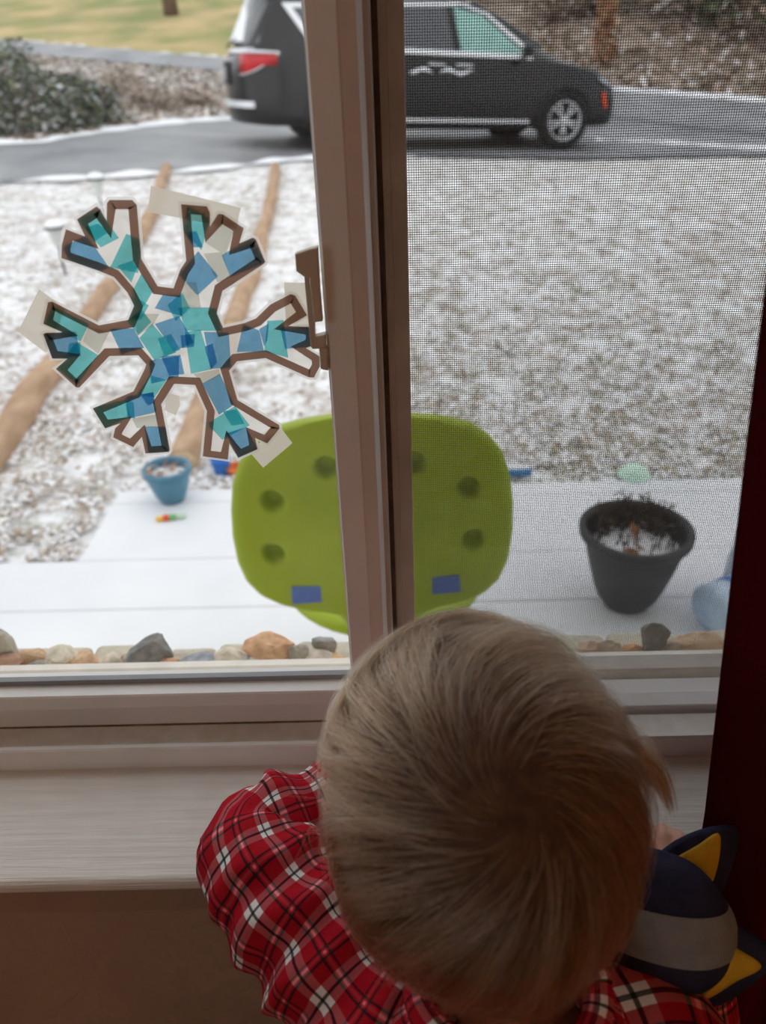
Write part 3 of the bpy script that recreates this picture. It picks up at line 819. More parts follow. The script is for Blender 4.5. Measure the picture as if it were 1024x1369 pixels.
P = np.stack([b.x + rr_ * np.cos(aa_), b.y + rr_ * np.sin(aa_), b.z + .185 + zz_ * (.075 + .03 * np.sin(aa_ * 7))], 1)[keep_]
tag(quad_cloud('dead_foliage', P, .010, pal([(74, 64, 56), (96, 82, 70), (54, 50, 46)], len(P)), attr_mat('dry_foliage'), t, .1, .3, 2.2), kind='stuff')
for k in range(5):
    a, r = random.uniform(0, 6.28), rs * random.uniform(.2, .8)
    p = b + Vector((r * math.cos(a), r * math.sin(a), .205))
    quad_cloud('dead_leaf', np.array([p]), 0.03, pal([(150, 100, 60)], 1), attr_mat('dead_leaf_brown') if k == 0 else bpy.data.materials['dead_leaf_brown'], t, 1.0)
t, b, rs = pot('glazed_pot', 231, 668, 0.073, 0.042, 0.125, m_potb, 'small teal glazed pot of snow and leaves at the slab edge', 0.86, 0.006)
P = np.array([[b.x + r * math.cos(a), b.y + r * math.sin(a), b.z + .115] for r, a in zip(rs * np.sqrt(RNG.random(26)), RNG.random(26) * 6.28)])
tag(quad_cloud('leaf_litter', P, .02, pal([(150, 116, 92), (190, 168, 150), (120, 92, 72)], 26), attr_mat('pot_litter'), t, 1.0), kind='stuff')

# small blue beaker, orange scoop, bright toy, blue tube, pale bowl
def small(name, px, py, label, cat):
    p = at_z(px, py, ZP); return tag(empty(name, p), label, cat), p
t, b = small('toy_bucket', 292, 638, 'small bright blue plastic bucket beside the teal pot', 'bucket')
m_blue = M('bright_blue_plastic', (34, 118, 205), 0.4, 0.4, 0.05, 12)
b = b + Vector((0, .06, 0)); z0 = gz(b.x, b.y) + .0
lathe('bucket_body', [(0, 0), (.026, 0), (.034, .062), (.036, .066), (.033, .066), (.025, .006), (0, .006)], 28, m_blue, t, (b.x, b.y, z0))
tube('handle', [(b.x - .034, b.y, z0 + .06), (b.x - .02, b.y - .03, z0 + .05), (b.x + .02, b.y - .03, z0 + .05), (b.x + .034, b.y, z0 + .06)], [.002] * 4, m_blue, t, 6, 12)
t.location = (b.x, b.y, z0)
for ch in t.children: ch.matrix_parent_inverse = Matrix.Translation(-t.location)
t, b = small('toy_scoop', 306, 645, 'orange plastic scoop behind the green chair edge', 'toy')
m_or = M('orange_plastic', (244, 130, 60), 0.4, 0.4, 0.05, 12)
b = b + Vector((0, .1, -.02))
lathe('scoop_bowl', [(0, 0), (.02, .004), (.03, .02), (.032, .034), (.030, .034), (.027, .02), (.018, .007), (0, .004)], 20, m_or, t, b)
tube('scoop_handle', [b + Vector((.03, 0, .03)), b + Vector((.075, .01, .03)), b + Vector((.11, .02, .025))], [.006, .007, .008], m_or, t, 8, 6)
t, b = small('toy_rocket', 225, 697, 'little yellow red and green toy lying on the snowy slab edge', 'toy')
cols = [(236, 190, 40), (226, 80, 50), (120, 180, 120), (190, 215, 190)]
prev = b + Vector((-.038, 0, .01))
for k, (c, r, l) in enumerate(zip(cols, (.008, .011, .010, .008), (.022, .018, .022, .03))):
    q = prev + Vector((l, .004, 0))
    tube('toy_segment', [prev, prev.lerp(q, .3), prev.lerp(q, .7), q], [r * .7, r, r, r * .75], M('toy_colour_%d' % k, c, 0.4, 0.4, 0.03, 9), t, 12, 8); prev = q
t, b = small('toy_tube', 697, 640, 'snow-topped blue plastic tube lying at the slab edge', 'toy')
m_tb = M('faded_blue_plastic', (70, 130, 180), 0.45, 0.4, 0.08, 10)
tube('tube_body', [b + Vector((-.08, .02, .018)), b + Vector((-.03, .02, .018)), b + Vector((.035, .02, .018))], [.018, .018, .016], m_tb, t, 16, 8)
tube('snow_cap', [b + Vector((-.08, .022, .031)), b + Vector((-.03, .022, .032)), b + Vector((.03, .022, .031))], [.012, .014, .010], m_snow, t, 12, 8)
t, b = small('toy_bowl', 850, 641, 'pale mint upturned bowl dusted with snow on the lawn edge', 'bowl')
m_mint = M('pale_mint_plastic', (206, 236, 218), 0.5, 0.3, 0.04, 10)
lathe('bowl_shell', [(.052, 0), (.050, .008), (.044, .022), (.03, .034), (.014, .039), (0, .040)], 28, m_mint, t, b + Vector((0, .03, 0)))
lathe('bowl_rim', [(.050, 0), (.056, .001), (.056, .005), (.050, .006)], 28, m_mint, t, b + Vector((0, .03, 0)))

# water containers by the curtain
def clearp(name, col, mixv):
    t = NT(name); t.n.remove(t.b)
    tr = t.node('ShaderNodeBsdfTransparent', Color=lin(col)); df = t.node('ShaderNodeBsdfPrincipled')
    df.inputs['Base Color'].default_value = lin(col); df.inputs['Roughness'].default_value = 0.25
    mx = t.node('ShaderNodeMixShader'); f = t.noise(t.coords('Object'), 14, 3)
    t.link(t.ramp(f, [(0.3, (mixv - .15,) * 3 + (1,)), (0.7, (mixv + .15,) * 3 + (1,))]), mx.inputs[0])
    t.link(tr.outputs[0], mx.inputs[1]); t.link(df.outputs[0], mx.inputs[2]); t.link(mx.outputs[0], t.out.inputs['Surface']); return t.m
m_jug = clearp('pale_blue_bottle_plastic', (218, 236, 252), 0.72)
m_jug2 = clearp('grey_blue_tub_plastic', (206, 216, 226), 0.7)
m_cap = M('deep_blue_plastic', (52, 96, 190), 0.4, 0.4, 0.05, 12)
b = at_z(966, 838, ZP)
t = tag(empty('water_jug', b), 'translucent pale blue water jug lying beside the curtain', 'jug')
ax = Vector((0.75, 0.35, 0.0)).normalized(); c = b + Vector((0.02, 0.03, 0.062))
lathe('jug_body', [(0, -.085), (.045, -.084), (.058, -.075), (.061, -.06), (.058, -.045), (.061, -.03), (.058, -.015), (.061, 0), (.060, .03), (.045, .055), (.024, .07), (.018, .076), (.018, .10)], 32, m_jug, t, c, axis=ax)
lathe('jug_cap', [(0, .118), (.021, .116), (.022, .098), (.017, .097)], 20, m_cap, t, c, axis=ax)
lathe('jug_band', [(.0585, -.012), (.0620, -.010), (.0620, .006), (.0585, .008)], 32, m_cap, t, c, axis=ax)
b = at_z(992, 792, ZP)
t = tag(empty('storage_tub', b), 'tall grey blue plastic tub on a dark blue base behind the jug', 'tub')
lathe('tub_base', [(0, 0), (.052, 0), (.054, .006), (.048, .016), (.052, .026), (.046, .034), (0, .034)], 28, m_cap, t, b)
lathe('tub_body', [(.046, .034), (.056, .036), (.056, .10), (.050, .14), (.048, .19), (.036, .215), (.030, .218), (0, .218)], 28, m_jug2, t, b)
lathe('tub_lid', [(.031, .216), (.034, .218), (.034, .232), (.028, .236), (0, .237)], 24, m_jug2, t, b)

# landscape logs edging the path, each its own thing
m_log = M('weathered_log', (166, 136, 110), 0.9, 0.15, vscale=6, col2=(196, 166, 138), stretch=(3, 1, 3), bump=(40, 0.4, 0.01))
def log_line(p0, p1, label, r=.055):
    a = Vector((p0[0], p0[1], gz(*p0) + r * .55)); b = Vector((p1[0], p1[1], gz(*p1) + r * .55))
    pts = [a.lerp(b, f) + Vector((random.uniform(-.012, .012), 0, random.uniform(-.006, .006))) for f in np.linspace(0, 1, 6)]
    ph = random.random() * 9
    t = tag(empty('landscape_log', a), label, 'log', 'logs edging the garden path')
    tube('log_trunk', pts, [r * random.uniform(.9, 1.08) for _ in pts], m_log, t, 14, 24, disp=lambda s, th, p: .004 * mnoise.noise(Vector((s * 3, math.cos(th) * 2 + ph, math.sin(th) * 2))))
    d = (b - a).normalized()
    lathe('cut_end', [(0, .003), (r * .8, .002), (r * .93, -.004)], 16, M('pale_end_grain_%d' % int(ph * 1e5), (206, 176, 140), .8, .1, .1, 60), t, a - d * .004, axis=-d)
log_line((-1.50, 1.98 + .30), (-1.72, 3.95), 'nearest brown log of the left path edge', .06)
log_line((-1.735, 4.05), (-1.95, 5.75), 'second brown log of the left path edge')
log_line((-1.965, 5.85), (-2.28, 7.75), 'third brown log of the left path edge, behind the snowflake')
log_line((-2.30, 7.85), (-2.62, 9.55), 'farthest brown log of the left path edge by the driveway')
log_line((-0.80, 2.52), (-0.90, 3.95), 'nearest brown log of the right path edge behind the teal pot')
log_line((-0.905, 4.05), (-1.04, 5.85), 'second brown log of the right path edge')
log_line((-1.05, 5.95), (-1.22, 7.75), 'third brown log of the right path edge')
log_line((-1.23, 7.85), (-1.42, 9.7), 'farthest brown log of the right path edge below the car')

# path lights on stakes
m_lblk = M('dark_lamp_metal', (60, 62, 64), 0.4, 0.4, 0.05, 10)
m_lens = M('frosted_lamp_lens', (205, 210, 206), 0.3, 0.4, 0.05, 10)
def path_light(px, py, h, label, r=.045):
    p = at_z(px, py, -.165); p.z = gz(p.x, p.y)
    t = tag(empty('path_light', p), label, 'garden light', 'path lights on stakes')
    lathe('stake', [(0, 0), (.008, 0), (.008, h * .6), (0, h * .6)], 8, m_lblk, t, p)
    lathe('lens', [(r * .35, h * .55), (r * .8, h * .9)], 18, m_lens, t, p)
    lathe('cap', [(r * .8, h * .9), (r * 1.1, h * .9), (r * 1.05, h * .94), (r * .3, h), (0, h)], 18, m_lblk, t, p)
    lathe('snow_top', [(r * 1.0, h * .945), (r * .8, h * 1.02), (r * .3, h * 1.05), (0, h * 1.055)], 18, m_snow, t, p)
path_light(88, 368, .34, 'snow-capped path light left of the snowflake', .062)
path_light(140, 296, .38, 'dark path light at the driveway edge above the snowflake', .07)

# ================================================================ the black minivan
m_paint = M('black_car_paint', (15, 15, 17), 0.3, 0.4, 0.1, 4, coat=0.15)
m_trim = M('chrome_trim', (225, 226, 228), 0.25, 0.5, 0.02, 10, metal=0.3)
m_glass_d = M('dark_tinted_glass', (62, 66, 70), 0.08, 0.6, 0.1, 3, coat=0.5)
m_glass_g = M('greenish_car_glass', (128, 172, 164), 0.1, 0.6, 0.06, 3, coat=0.5)
m_tyre = M('black_tyre', (36, 36, 36), 0.85, 0.2, 0.1, 20)
m_rim = M('silver_alloy', (205, 206, 208), 0.35, 0.5, 0.04, 10, metal=0.4)
m_tail = M('red_lamp_plastic', (170, 6, 16), 0.25, 0.4, vscale=6, col2=(206, 22, 34), coat=0.2)
m_amber = M('orange_marker_plastic', (240, 84, 40), 0.3, 0.5, 0.05, 10)
m_lower = M('dark_lower_cladding', (40, 40, 42), 0.7, 0.3, 0.1, 12)
m_plate = M('grey_licence_plate', (150, 152, 156), 0.4, 0.4, 0.08, 20)
car = tag(empty('minivan'), 'black minivan parked nose right on the driveway, dusted with snow', 'car')
# stations: x, z_bottom, z_belt, z_top, half width low, half width belt, half width top
ST = [(-1.225, .32, .86, .92, .08, .09, .08), (-1.215, .30, .87, .95, .26, .28, .24), (-1.17, .28, .89, 1.0, .50, .53, .46), (-1.09, .27, .93, 1.09, .69, .72, .62), (-.98, .26, .98, 1.24, .84, .86, .72), (-.86, .25, 1.02, 1.46, .93, .935, .76),
      (-.72, .25, 1.06, 1.68, 1.0, .985, .76), (-.55, .25, 1.07, 1.735, 1.005, .99, .74), (0, .25, 1.07, 1.765, 1.01, .995, .74), (.7, .23, 1.07, 1.775, 1.01, .995, .745),
      (1.3, .23, 1.06, 1.755, 1.01, .99, .74), (1.7, .23, 1.055, 1.70, 1.01, .985, .72), (2.0, .23, 1.05, 1.60, 1.01, .98, .70), (2.3, .23, 1.045, 1.46, 1.01, .975, .70),
      (2.6, .24, 1.04, 1.30, 1.01, .97, .72), (2.85, .25, 1.03, 1.17, 1.01, .965, .78), (3.05, .26, 1.02, 1.10, 1.01, .96, .82), (3.4, .26, .98, 1.04, 1.0, .93, .78),
      (3.7, .26, .91, .96, .97, .87, .70), (3.86, .27, .84, .88, .90, .76, .60), (3.95, .28, .76, .79, .78, .62, .48), (4.0, .32, .66, .68, .55, .45, .35)]
def section(s):
    x, zb, zl, zt, wl, wb, wt = s
    pts = [(0, zb), (wl * .80, zb), (wl * .965, zb + .05), (wl, zb + (zl - zb) * .30), (wl * 1.0, zb + (zl - zb) * .62), (wb * .5 + wl * .5, zb + (zl - zb) * .85), (wb, zl)]
    for f in (.25, .5, .75, .93): pts.append((wb + (wt - wb) * f ** 1.15, zl + (zt - .035 - zl) * f))
    pts += [(wt * .93, zt - .012), (wt * .6, zt + .006), (0, zt + .015)]
    return pts
V, F = [], []
secs = [section(s) for s in ST]; n = len(secs[0])
for s, pts in zip(ST, secs):
    for (w, z) in pts: V.append((s[0], -w, z))
    for (w, z) in pts[::-1][1:-1]: V.append((s[0], w, z))
k = 2 * n - 2
for i in range(len(ST) - 1):
    for j in range(k): F.append((i * k + j, i * k + (j + 1) % k, (i + 1) * k + (j + 1) % k, (i + 1) * k + j))
F.append(tuple(range(k))); F.append(tuple(range((len(ST) - 1) * k, len(ST) * k))[::-1])
body = fixn(mesh_obj('body', V, F, m_paint, car, True))
mod = body.modifiers.new('smooth', 'SUBSURF'); mod.levels = 2; mod.render_levels = 2
XS = [s[0] for s in ST]
def half(x, z):
    """half width of the body side at x, z"""
    vals = []
    for i in range(7):
        vals.append(np.interp(x, XS, [s[i] for s in ST]))
    pts = section(vals)
    return float(np.interp(z, [p[1] for p in pts[1:12]], [p[0] for p in pts[1:12]]))
def side_patch(name, poly, mat, parent, off=.012, res=14):
    """a panel that follows the body side: poly in (x, z); four corners TL TR BR BL"""
    V, F = [], []
    (x0, z0), (x1, z1), (x2, z2), (x3, z3) = poly
    for lay in (off, -0.02):
        for i in range(res + 1):
            u = i / res
            for j in range(5):
                v = j / 4
                x = (x0 * (1 - u) + x1 * u) * (1 - v) + (x3 * (1 - u) + x2 * u) * v
                z = (z0 * (1 - u) + z1 * u) * (1 - v) + (z3 * (1 - u) + z2 * u) * v
                V.append((x, -half(x, z) - lay, z))
    nn = (res + 1) * 5
    for i in range(res):
        for j in range(4):
            q = i * 5 + j; F += [(q, q + 5, q + 6, q + 1), (nn + q, nn + q + 1, nn + q + 6, nn + q + 5)]
    lp = [j for j in range(5)] + [i * 5 + 4 for i in range(1, res + 1)] + [res * 5 + j for j in (3, 2, 1, 0)] + [i * 5 for i in range(res - 1, 0, -1)]
    for a, b in zip(lp, lp[1:] + lp[:1]): F.append((a, b, nn + b, nn + a))
    return fixn(mesh_obj(name, V, F, mat, parent))
def both(fn):
    o = fn()
    c = o.copy(); c.data = o.data.copy(); COL.objects.link(c)
    for v in c.data.vertices: v.co.y *= -1
    c.data.flip_normals()
    for ch in o.children:
        d = ch.copy(); d.data = ch.data.copy(); COL.objects.link(d); d.parent = c
        for v in d.data.vertices: v.co.y *= -1
        d.data.flip_normals()
    return o
# side glass
both(lambda: side_patch('side_window', [(1.52, 1.60), (1.92, 1.535), (2.50, 1.115), (1.58, 1.125)], m_glass_g, car))
both(lambda: side_patch('side_window', [(.45, 1.64), (1.42, 1.615), (1.48, 1.13), (.45, 1.14)], m_glass_d, car))
both(lambda: side_patch('quarter_window', [(-.52, 1.50), (.36, 1.60), (.36, 1.14), (-.22, 1.15)], m_glass_d, car))
for poly in ([(-.24, 1.155), (2.56, 1.11), (2.58, 1.06), (-.28, 1.10)], [(-.62, 1.55), (-.53, 1.55), (-.21, 1.12), (-.29, 1.10)],
             [(-.62, 1.56), (1.60, 1.655), (1.60, 1.615), (-.58, 1.51)], [(1.60, 1.655), (2.02, 1.56), (1.98, 1.535), (1.60, 1.625)], [(2.02, 1.56), (2.62, 1.14), (2.56, 1.11), (1.97, 1.535)]):
    both(lambda: side_patch('window_chrome', poly, m_trim, car, .018, 20))
both(lambda: side_patch('sill_chrome', [(.38, .375), (2.58, .365), (2.58, .325), (.38, .335)], m_trim, car, .016, 20))
both(lambda: side_patch('rocker_panel', [(.40, .32), (2.62, .31), (2.62, .235), (.40, .235)], m_lower, car, .006, 20))
both(lambda: side_patch('door_seam', [(1.495, 1.10), (1.507, 1.10), (1.507, .40), (1.495, .40)], m_lower, car, .004, 2))
both(lambda: side_patch('door_seam', [(.405, 1.10), (.417, 1.10), (.417, .40), (.405, .40)], m_lower, car, .004, 2))
for xh in (1.25, 1.62):
    def hdl():
        y = -half(xh, .97)
        return tube('door_handle', [(xh - .11, y - .012, .975), (xh - .08, y - .035, .975), (xh + .08, y - .035, .972), (xh + .11, y - .012, .972)], [.012, .013, .013, .012], m_trim, car, 8, 12)
    both(hdl)
# snow caught on the crease below the window line
for (a, c_) in ((.9, 1.2), (1.3, 1.75)):
    V = []
    o = tube('snow_streak', [(x, -half(x, .90) - .008, .90 + .02 * math.sin(x * 19)) for x in np.linspace(a, c_, 8)], [.008, .018, .024, .014, .024, .02, .012, .004], m_snow, car, 8, 24)
# roof rails with snow
both(lambda: tube('roof_rail', [(-.35, -.66, 1.75), (-.2, -.68, 1.80), (.6, -.69, 1.815), (1.3, -.685, 1.795), (1.5, -.67, 1.75)], [.018] * 5, m_trim, car, 8, 24))
# windscreen and rear glass
def cross_patch(name, xz, w, mat, parent, off, cols=15):
    V, F = [], []
    for lay in (0, 1):
        for (x, z, ww) in xz:
            for j in range(cols):
                u = -1 + 2 * j / (cols - 1); bow = (1 - abs(u) ** 3)
                V.append((x + off[0] * (1 - lay * 1.6) + w * bow, u * ww, z + off[1] * (1 - lay * 1.6)))
    r = len(xz); nn = r * cols
    for i in range(r - 1):
        for j in range(cols - 1):
            q = i * cols + j; F += [(q, q + 1, q + cols + 1, q + cols), (nn + q, nn + q + cols, nn + q + cols + 1, nn + q + 1)]
    lp = [j for j in range(cols)] + [i * cols + cols - 1 for i in range(1, r)] + [(r - 1) * cols + j for j in range(cols - 2, -1, -1)] + [i * cols for i in range(r - 2, 0, -1)]
    for a, b in zip(lp, lp[1:] + lp[:1]): F.append((a, b, nn + b, nn + a))
    return fixn(mesh_obj(name, V, F, mat, parent, False))
cross_patch('windscreen', [(1.80, 1.672, .62), (2.1, 1.555, .64), (2.4, 1.412, .66), (2.80, 1.20, .70)], .035, m_glass_d, car, (.012, .02))
rg = cross_patch('rear_glass', [(-.70, 1.64, .66), (-.76, 1.46, .75), (-.84, 1.28, .81), (-.90, 1.14, .84)], -.20, m_glass_d, car, (-.025, .006))
cross_patch('snow_on_glass', [(-.74, 1.57, .50), (-.80, 1.44, .60), (-.88, 1.28, .66), (-.94, 1.16, .68)], -.175, m_snow, rg, (-.032, .008))
cross_patch('rear_spoiler', [(-.60, 1.735, .70), (-.70, 1.72, .72), (-.80, 1.675, .70), (-.79, 1.65, .70)], -.10, m_paint, car, (-.02, .012))
cross_patch('tailgate_chrome', [(-.95, 1.095, .80), (-.96, 1.045, .80)], -.19, m_trim, car, (-.025, .0))
cross_patch('bumper_chrome', [(-1.0, .53, .80), (-1.01, .46, .80)], -.25, m_trim, car, (-.03, .0))
cross_patch('licence_plate', [(-1.215, .90, .15), (-1.225, .75, .15)], -.01, m_plate, car, (-.04, .0), 4)
cross_patch('plate_recess', [(-1.205, .95, .28), (-1.215, .70, .28)], -.02, m_lower, car, (-.025, .0), 5)
tube('rear_wiper', [(-1.20, 0, 1.10), (-1.17, -.15, 1.16), (-1.12, -.32, 1.20)], [.012, .009, .006], m_lower, car, 6, 8)
# tail lights wrap the corner
def tail():
    V, F = [], []
    rows = [(-1.05, .52), (-1.125, .62), (-1.085, .72), (-1.02, .81), (-.945, .885), (-.85, .945), (-.72, .99)]
    for (x, y) in rows:
        f = (x + 1.125) / .425
        for (z, o) in ((1.035, 0), (1.0, .012), (.92, .014), (.815 + .16 * f, 0)):
            V.append((x - o, -y - o, z))
    for i in range(len(rows) - 1):
        for j in range(3):
            q = i * 4 + j; F.append((q, q + 4, q + 5, q + 1))
    return fixn(mesh_obj('tail_light', V, F, m_tail, car, True))
both(tail)
both(lambda: tube('tail_light_chrome', [(-1.13, -.58, 1.045), (-1.08, -.73, 1.05), (-.95, -.895, 1.055), (-.70, -1.0, 1.05)], [.012, .016, .018, .012], m_trim, car, 8, 20))
both(lambda: tube('tail_light_chrome', [(-1.14, -.62, .81), (-1.08, -.73, .825), (-.95, -.895, .88), (-.70, -1.0, 1.04)], [.006, .008, .009, .006], m_trim, car, 8, 20))
# mirrors, marker, head lights
def mirror():
    bm = bmesh.new(); bmesh.ops.create_uvsphere(bm, u_segments=16, v_segments=10, radius=1)
    for v in bm.verts: v.co = Vector((2.42 + v.co.x * .06, -1.13 + v.co.y * .13, 1.16 + v.co.z * .085 - abs(v.co.y) * .01))
    o = bm_obj('door_mirror', bm, m_paint, car, True)
    tube('mirror_stalk', [(2.44, -.96, 1.09), (2.43, -1.06, 1.11)], [.03, .03], m_lower, o, 8)
    return o
both(mirror)
both(lambda: side_patch('side_marker', [(3.63, .70), (3.67, .70), (3.72, .52), (3.68, .52)], m_amber, car, .02, 3))
both(lambda: side_patch('head_light', [(3.55, .90), (3.92, .80), (3.96, .72), (3.62, .82)], M('clear_lamp_plastic', (150, 155, 160), .15, .5, .05, 8), car, .012, 6))
# wheels and wheel arches
def wheel(x, sy):
    ax = (0, sy, 0); c = (x, sy * .918, .36)
    ty = lathe('wheel', [(.235, -.10), (.30, -.115), (.345, -.10), (.36, -.06), (.36, .06), (.345, .10), (.30, .118), (.245, .108), (.235, .09)], 40, m_tyre, car, c, axis=ax)
    lathe('rim_ring', [(.235, .06), (.248, .10), (.238, .108), (.222, .098), (.214, .05)], 40, m_rim, ty, c, axis=ax)
    lathe('brake_disc', [(0, .02), (.20, .02), (.215, .0)], 28, m_lower, ty, c, axis=ax)
    lathe('hub', [(.058, .06), (.055, .098), (.04, .106), (0, .106)], 20, m_rim, ty, c, axis=ax)
    for k in range(10):
        a = 2 * math.pi * k / 10 + (.13 if k % 2 else -.13)
        p0 = Vector((x + .045 * math.cos(a), sy * 1.005, .36 + .045 * math.sin(a))); p1 = Vector((x + .225 * math.cos(a), sy * 1.0, .36 + .225 * math.sin(a)))
        tube('spoke', [p0, p1], [.019, .021], m_rim, ty, 6)
    def arch():
        V, F = [], []
        N = 22
        for i in range(N + 1):
            a = math.pi * (-.08 + 1.16 * i / N)
            for r, off in ((.375, .016), (.425, .016), (.43, -.02), (.375, -.06)):
                xx, zz = x + r * math.cos(a), max(.22, .36 + r * math.sin(a)); V.append((xx, sy * (half(xx, zz) + off), zz))
        for i in range(N):
            for j in range(4): F.append((i * 4 + j, i * 4 + (j + 1) % 4, (i + 1) * 4 + (j + 1) % 4, (i + 1) * 4 + j))
        return fixn(mesh_obj('wheel_arch', V, F, m_lower, car, True))
    arch()
    # dark well behind the wheel
    N = 26; V = [(x, sy * (half(x, .45) + .010), .42)]
    for i in range(N + 1):
        t_ = math.pi * (-.16 + 1.32 * i / N)
        xx, zz = x + .40 * math.cos(t_), max(.235, .36 + .40 * math.sin(t_)); V.append((xx, sy * (half(xx, zz) + .010), zz))
    mesh_obj('wheel_well', V, [(0, i, i + 1) for i in range(1, N + 1)], m_tyre, car)
for x in (0.0, 3.09):
    for sy in (-1, 1): wheel(x, sy)
car.location = (-1.0413, 11.8117, -0.0418)
car.rotation_mode = 'XYZ'
car.rotation_euler = Euler((-0.0208, 0.0479, 0.289), 'XYZ')

# ================================================================ trees, shrubs, leaf litter
m_bark = M('grey_brown_bark', (128, 104, 88), 0.95, 0.1, vscale=3, col2=(96, 80, 70), stretch=(6, 6, 1), bump=(14, 0.6, 0.03))
m_leafs = attr_mat('mixed_foliage')
def tree(x, y, h, r, label, lean=0.0, nb=7):
    z = gz(x, y) - .05
    t = tag(empty('bare_tree', (x, y, z)), label, 'tree', 'bare winter trees')
    top = Vector((x + lean * h, y, z + h))
    tube('trunk', [(x, y, z - .05), (x + lean * h * .3, y, z + h * .3), (x + lean * h * .7 + .1, y, z + h * .7), top], [r * 1.3, r, r * .6, r * .15], m_bark, t, 10, 14)
    for k in range(nb):
        f = random.uniform(.3, .95); a = random.uniform(0, 6.28); L = h * random.uniform(.2, .35) * (1.2 - f)
        p = Vector((x + lean * h * f, y, z + h * f))
        q = p + Vector((math.cos(a) * L, math.sin(a) * L, L * .8))
        tube('branch', [p, p.lerp(q, .5) + Vector((0, 0, -.08)), q], [r * .35 * (1.1 - f), r * .22 * (1.1 - f), .01], m_bark, t, 6, 7)
def place(px, Y): p = at_y(px, 60, Y); return p.x
tree(place(235, 30), 30, 9, .19, 'slim brown tree trunk on the far lawn above the snowflake')
tree(place(760, 27), 27, 10, .16, 'thin tree directly behind the car bonnet on the wooded bank', .02)
tree(place(830, 31), 31, 11, .2, 'tree right of the bonnet on the wooded bank', -.02)
tree(place(905, 26), 26, 10, .14, 'slender tree in the middle of the wooded bank', .03)
tree(place(985, 30), 30, 12, .22, 'thicker tree at the right side of the wooded bank')
tree(place(700, 33), 33, 11, .18, 'tree showing above the front side window of the car')

def shrub(name, x, y, r, h, n, cols, w, label, size=.07, stems=6, cat='shrub', group='winter shrubs', flat_=1.0):
    z = gz(x, y)
    t = tag(empty(name, (x, y, z)), label, cat, group)
    for k in range(stems):
        a = random.uniform(0, 6.28); q = Vector((x + math.cos(a) * r * .6, y + math.sin(a) * r * .6, z + h * random.uniform(.6, .95)))
        tube('stem', [(x, y, z - .02), (x + math.cos(a) * r * .2, y + math.sin(a) * r * .2, z + h * .4), q], [.02, .013, .005], m_bark, t, 5, 6)
    u = RNG.random(n); th = RNG.random(n) * 6.283; cz = RNG.random(n)
    rr = r * np.sqrt(u) * (1 - .55 * cz ** 2)
    lump = np.array([mnoise.noise(Vector((math.cos(a) * 1.5, math.sin(a) * 1.5, c * 3 + x))) for a, c in zip(th, cz)])
    rr = rr * (1 + .4 * lump)
    P = np.stack([x + rr * np.cos(th), y + rr * np.sin(th) * .8, z + .03 + h * cz * (1 + .3 * lump)], 1)
    tag(quad_cloud('foliage', P, size, pal(cols, n, w), m_leafs, t, .25, .3, 1.6), kind='stuff')
GREEN = [(72, 86, 62), (106, 118, 88), (56, 66, 50), (212, 216, 216), (140, 128, 108)]
BROWN = [(170, 150, 136), (132, 112, 98), (220, 212, 208), (120, 124, 94), (190, 168, 150)]
for k, (px, py, r, h, n, lab) in enumerate([(25, 180, .85, .95, 2600, 'large dark evergreen shrub at the left frame edge'), (95, 174, .6, .68, 1500, 'mid-sized evergreen shrub right of the largest one'),
      (140, 170, .42, .55, 900, 'small snow-flecked evergreen shrub at the right end of the bank'), (-40, 185, .8, .9, 1500, 'evergreen shrub half cut by the left frame edge')]):
    p = on_ground(px, py); shrub('evergreen_shrub', p.x, p.y, r, h, n, GREEN, (4, 4, 3, 2.2, 2), lab, .06)
for k, (px, py, r, h, n, lab) in enumerate([(205, 150, .6, .35, 900, 'low brown leafy clump left of the car tail'), (262, 145, .5, .3, 700, 'low tan clump just beside the car tail lamp'), (165, 128, .7, .4, 900, 'low brown clump behind the small evergreen')]):
    p = on_ground(px, py); shrub('brush_clump', p.x, p.y, r, h, n, BROWN, (4, 2, 3, 2, 3), lab, .06, 4)
WOODS = [(640, 30, 1.8, 2.2), (735, 25, 1.3, 1.5), (790, 24.5, 1.2, 1.5), (845, 25, 1.5, 1.7), (890, 23, 1.4, 1.5), (940, 22, 1.4, 1.4), (985, 21, 1.3, 1.3), (1035, 20, 1.4, 1.5), (860, 28, 1.8, 2.0), (930, 27, 1.8, 2.0), (1000, 26, 1.9, 2.1), (770, 29, 1.7, 2.1)]
for k, (px, Y, r, h) in enumerate(WOODS):
    cols, w = (BROWN, (4, 3, 2.5, 2, 3)) if k % 3 else (GREEN, (2, 3, 1, 1.5, 3))
    shrub('brush_clump', place(px, Y), Y, r, h, 1300, cols, w, ('greenish' if k % 3 == 0 else 'brown') + ' brush clump on the wooded bank, ' + ('above the car roof', 'left of the orange sapling', 'behind the orange sapling', 'right of the orange sapling', 'lower middle', 'lower right of middle', 'lower right', 'cut by the right frame edge', 'upper middle', 'upper right of middle', 'upper right', 'upper left')[k], .11, 5, group='brush on the wooded bank')
shrub('orange_sapling', on_ground(806, 84).x, on_ground(806, 84).y, .3, 1.15, 420, [(184, 142, 108), (164, 120, 90), (200, 162, 130)], (1, 1, 1), 'orange-leaved sapling standing just right of the car bonnet', .1, 4, 'sapling', None)

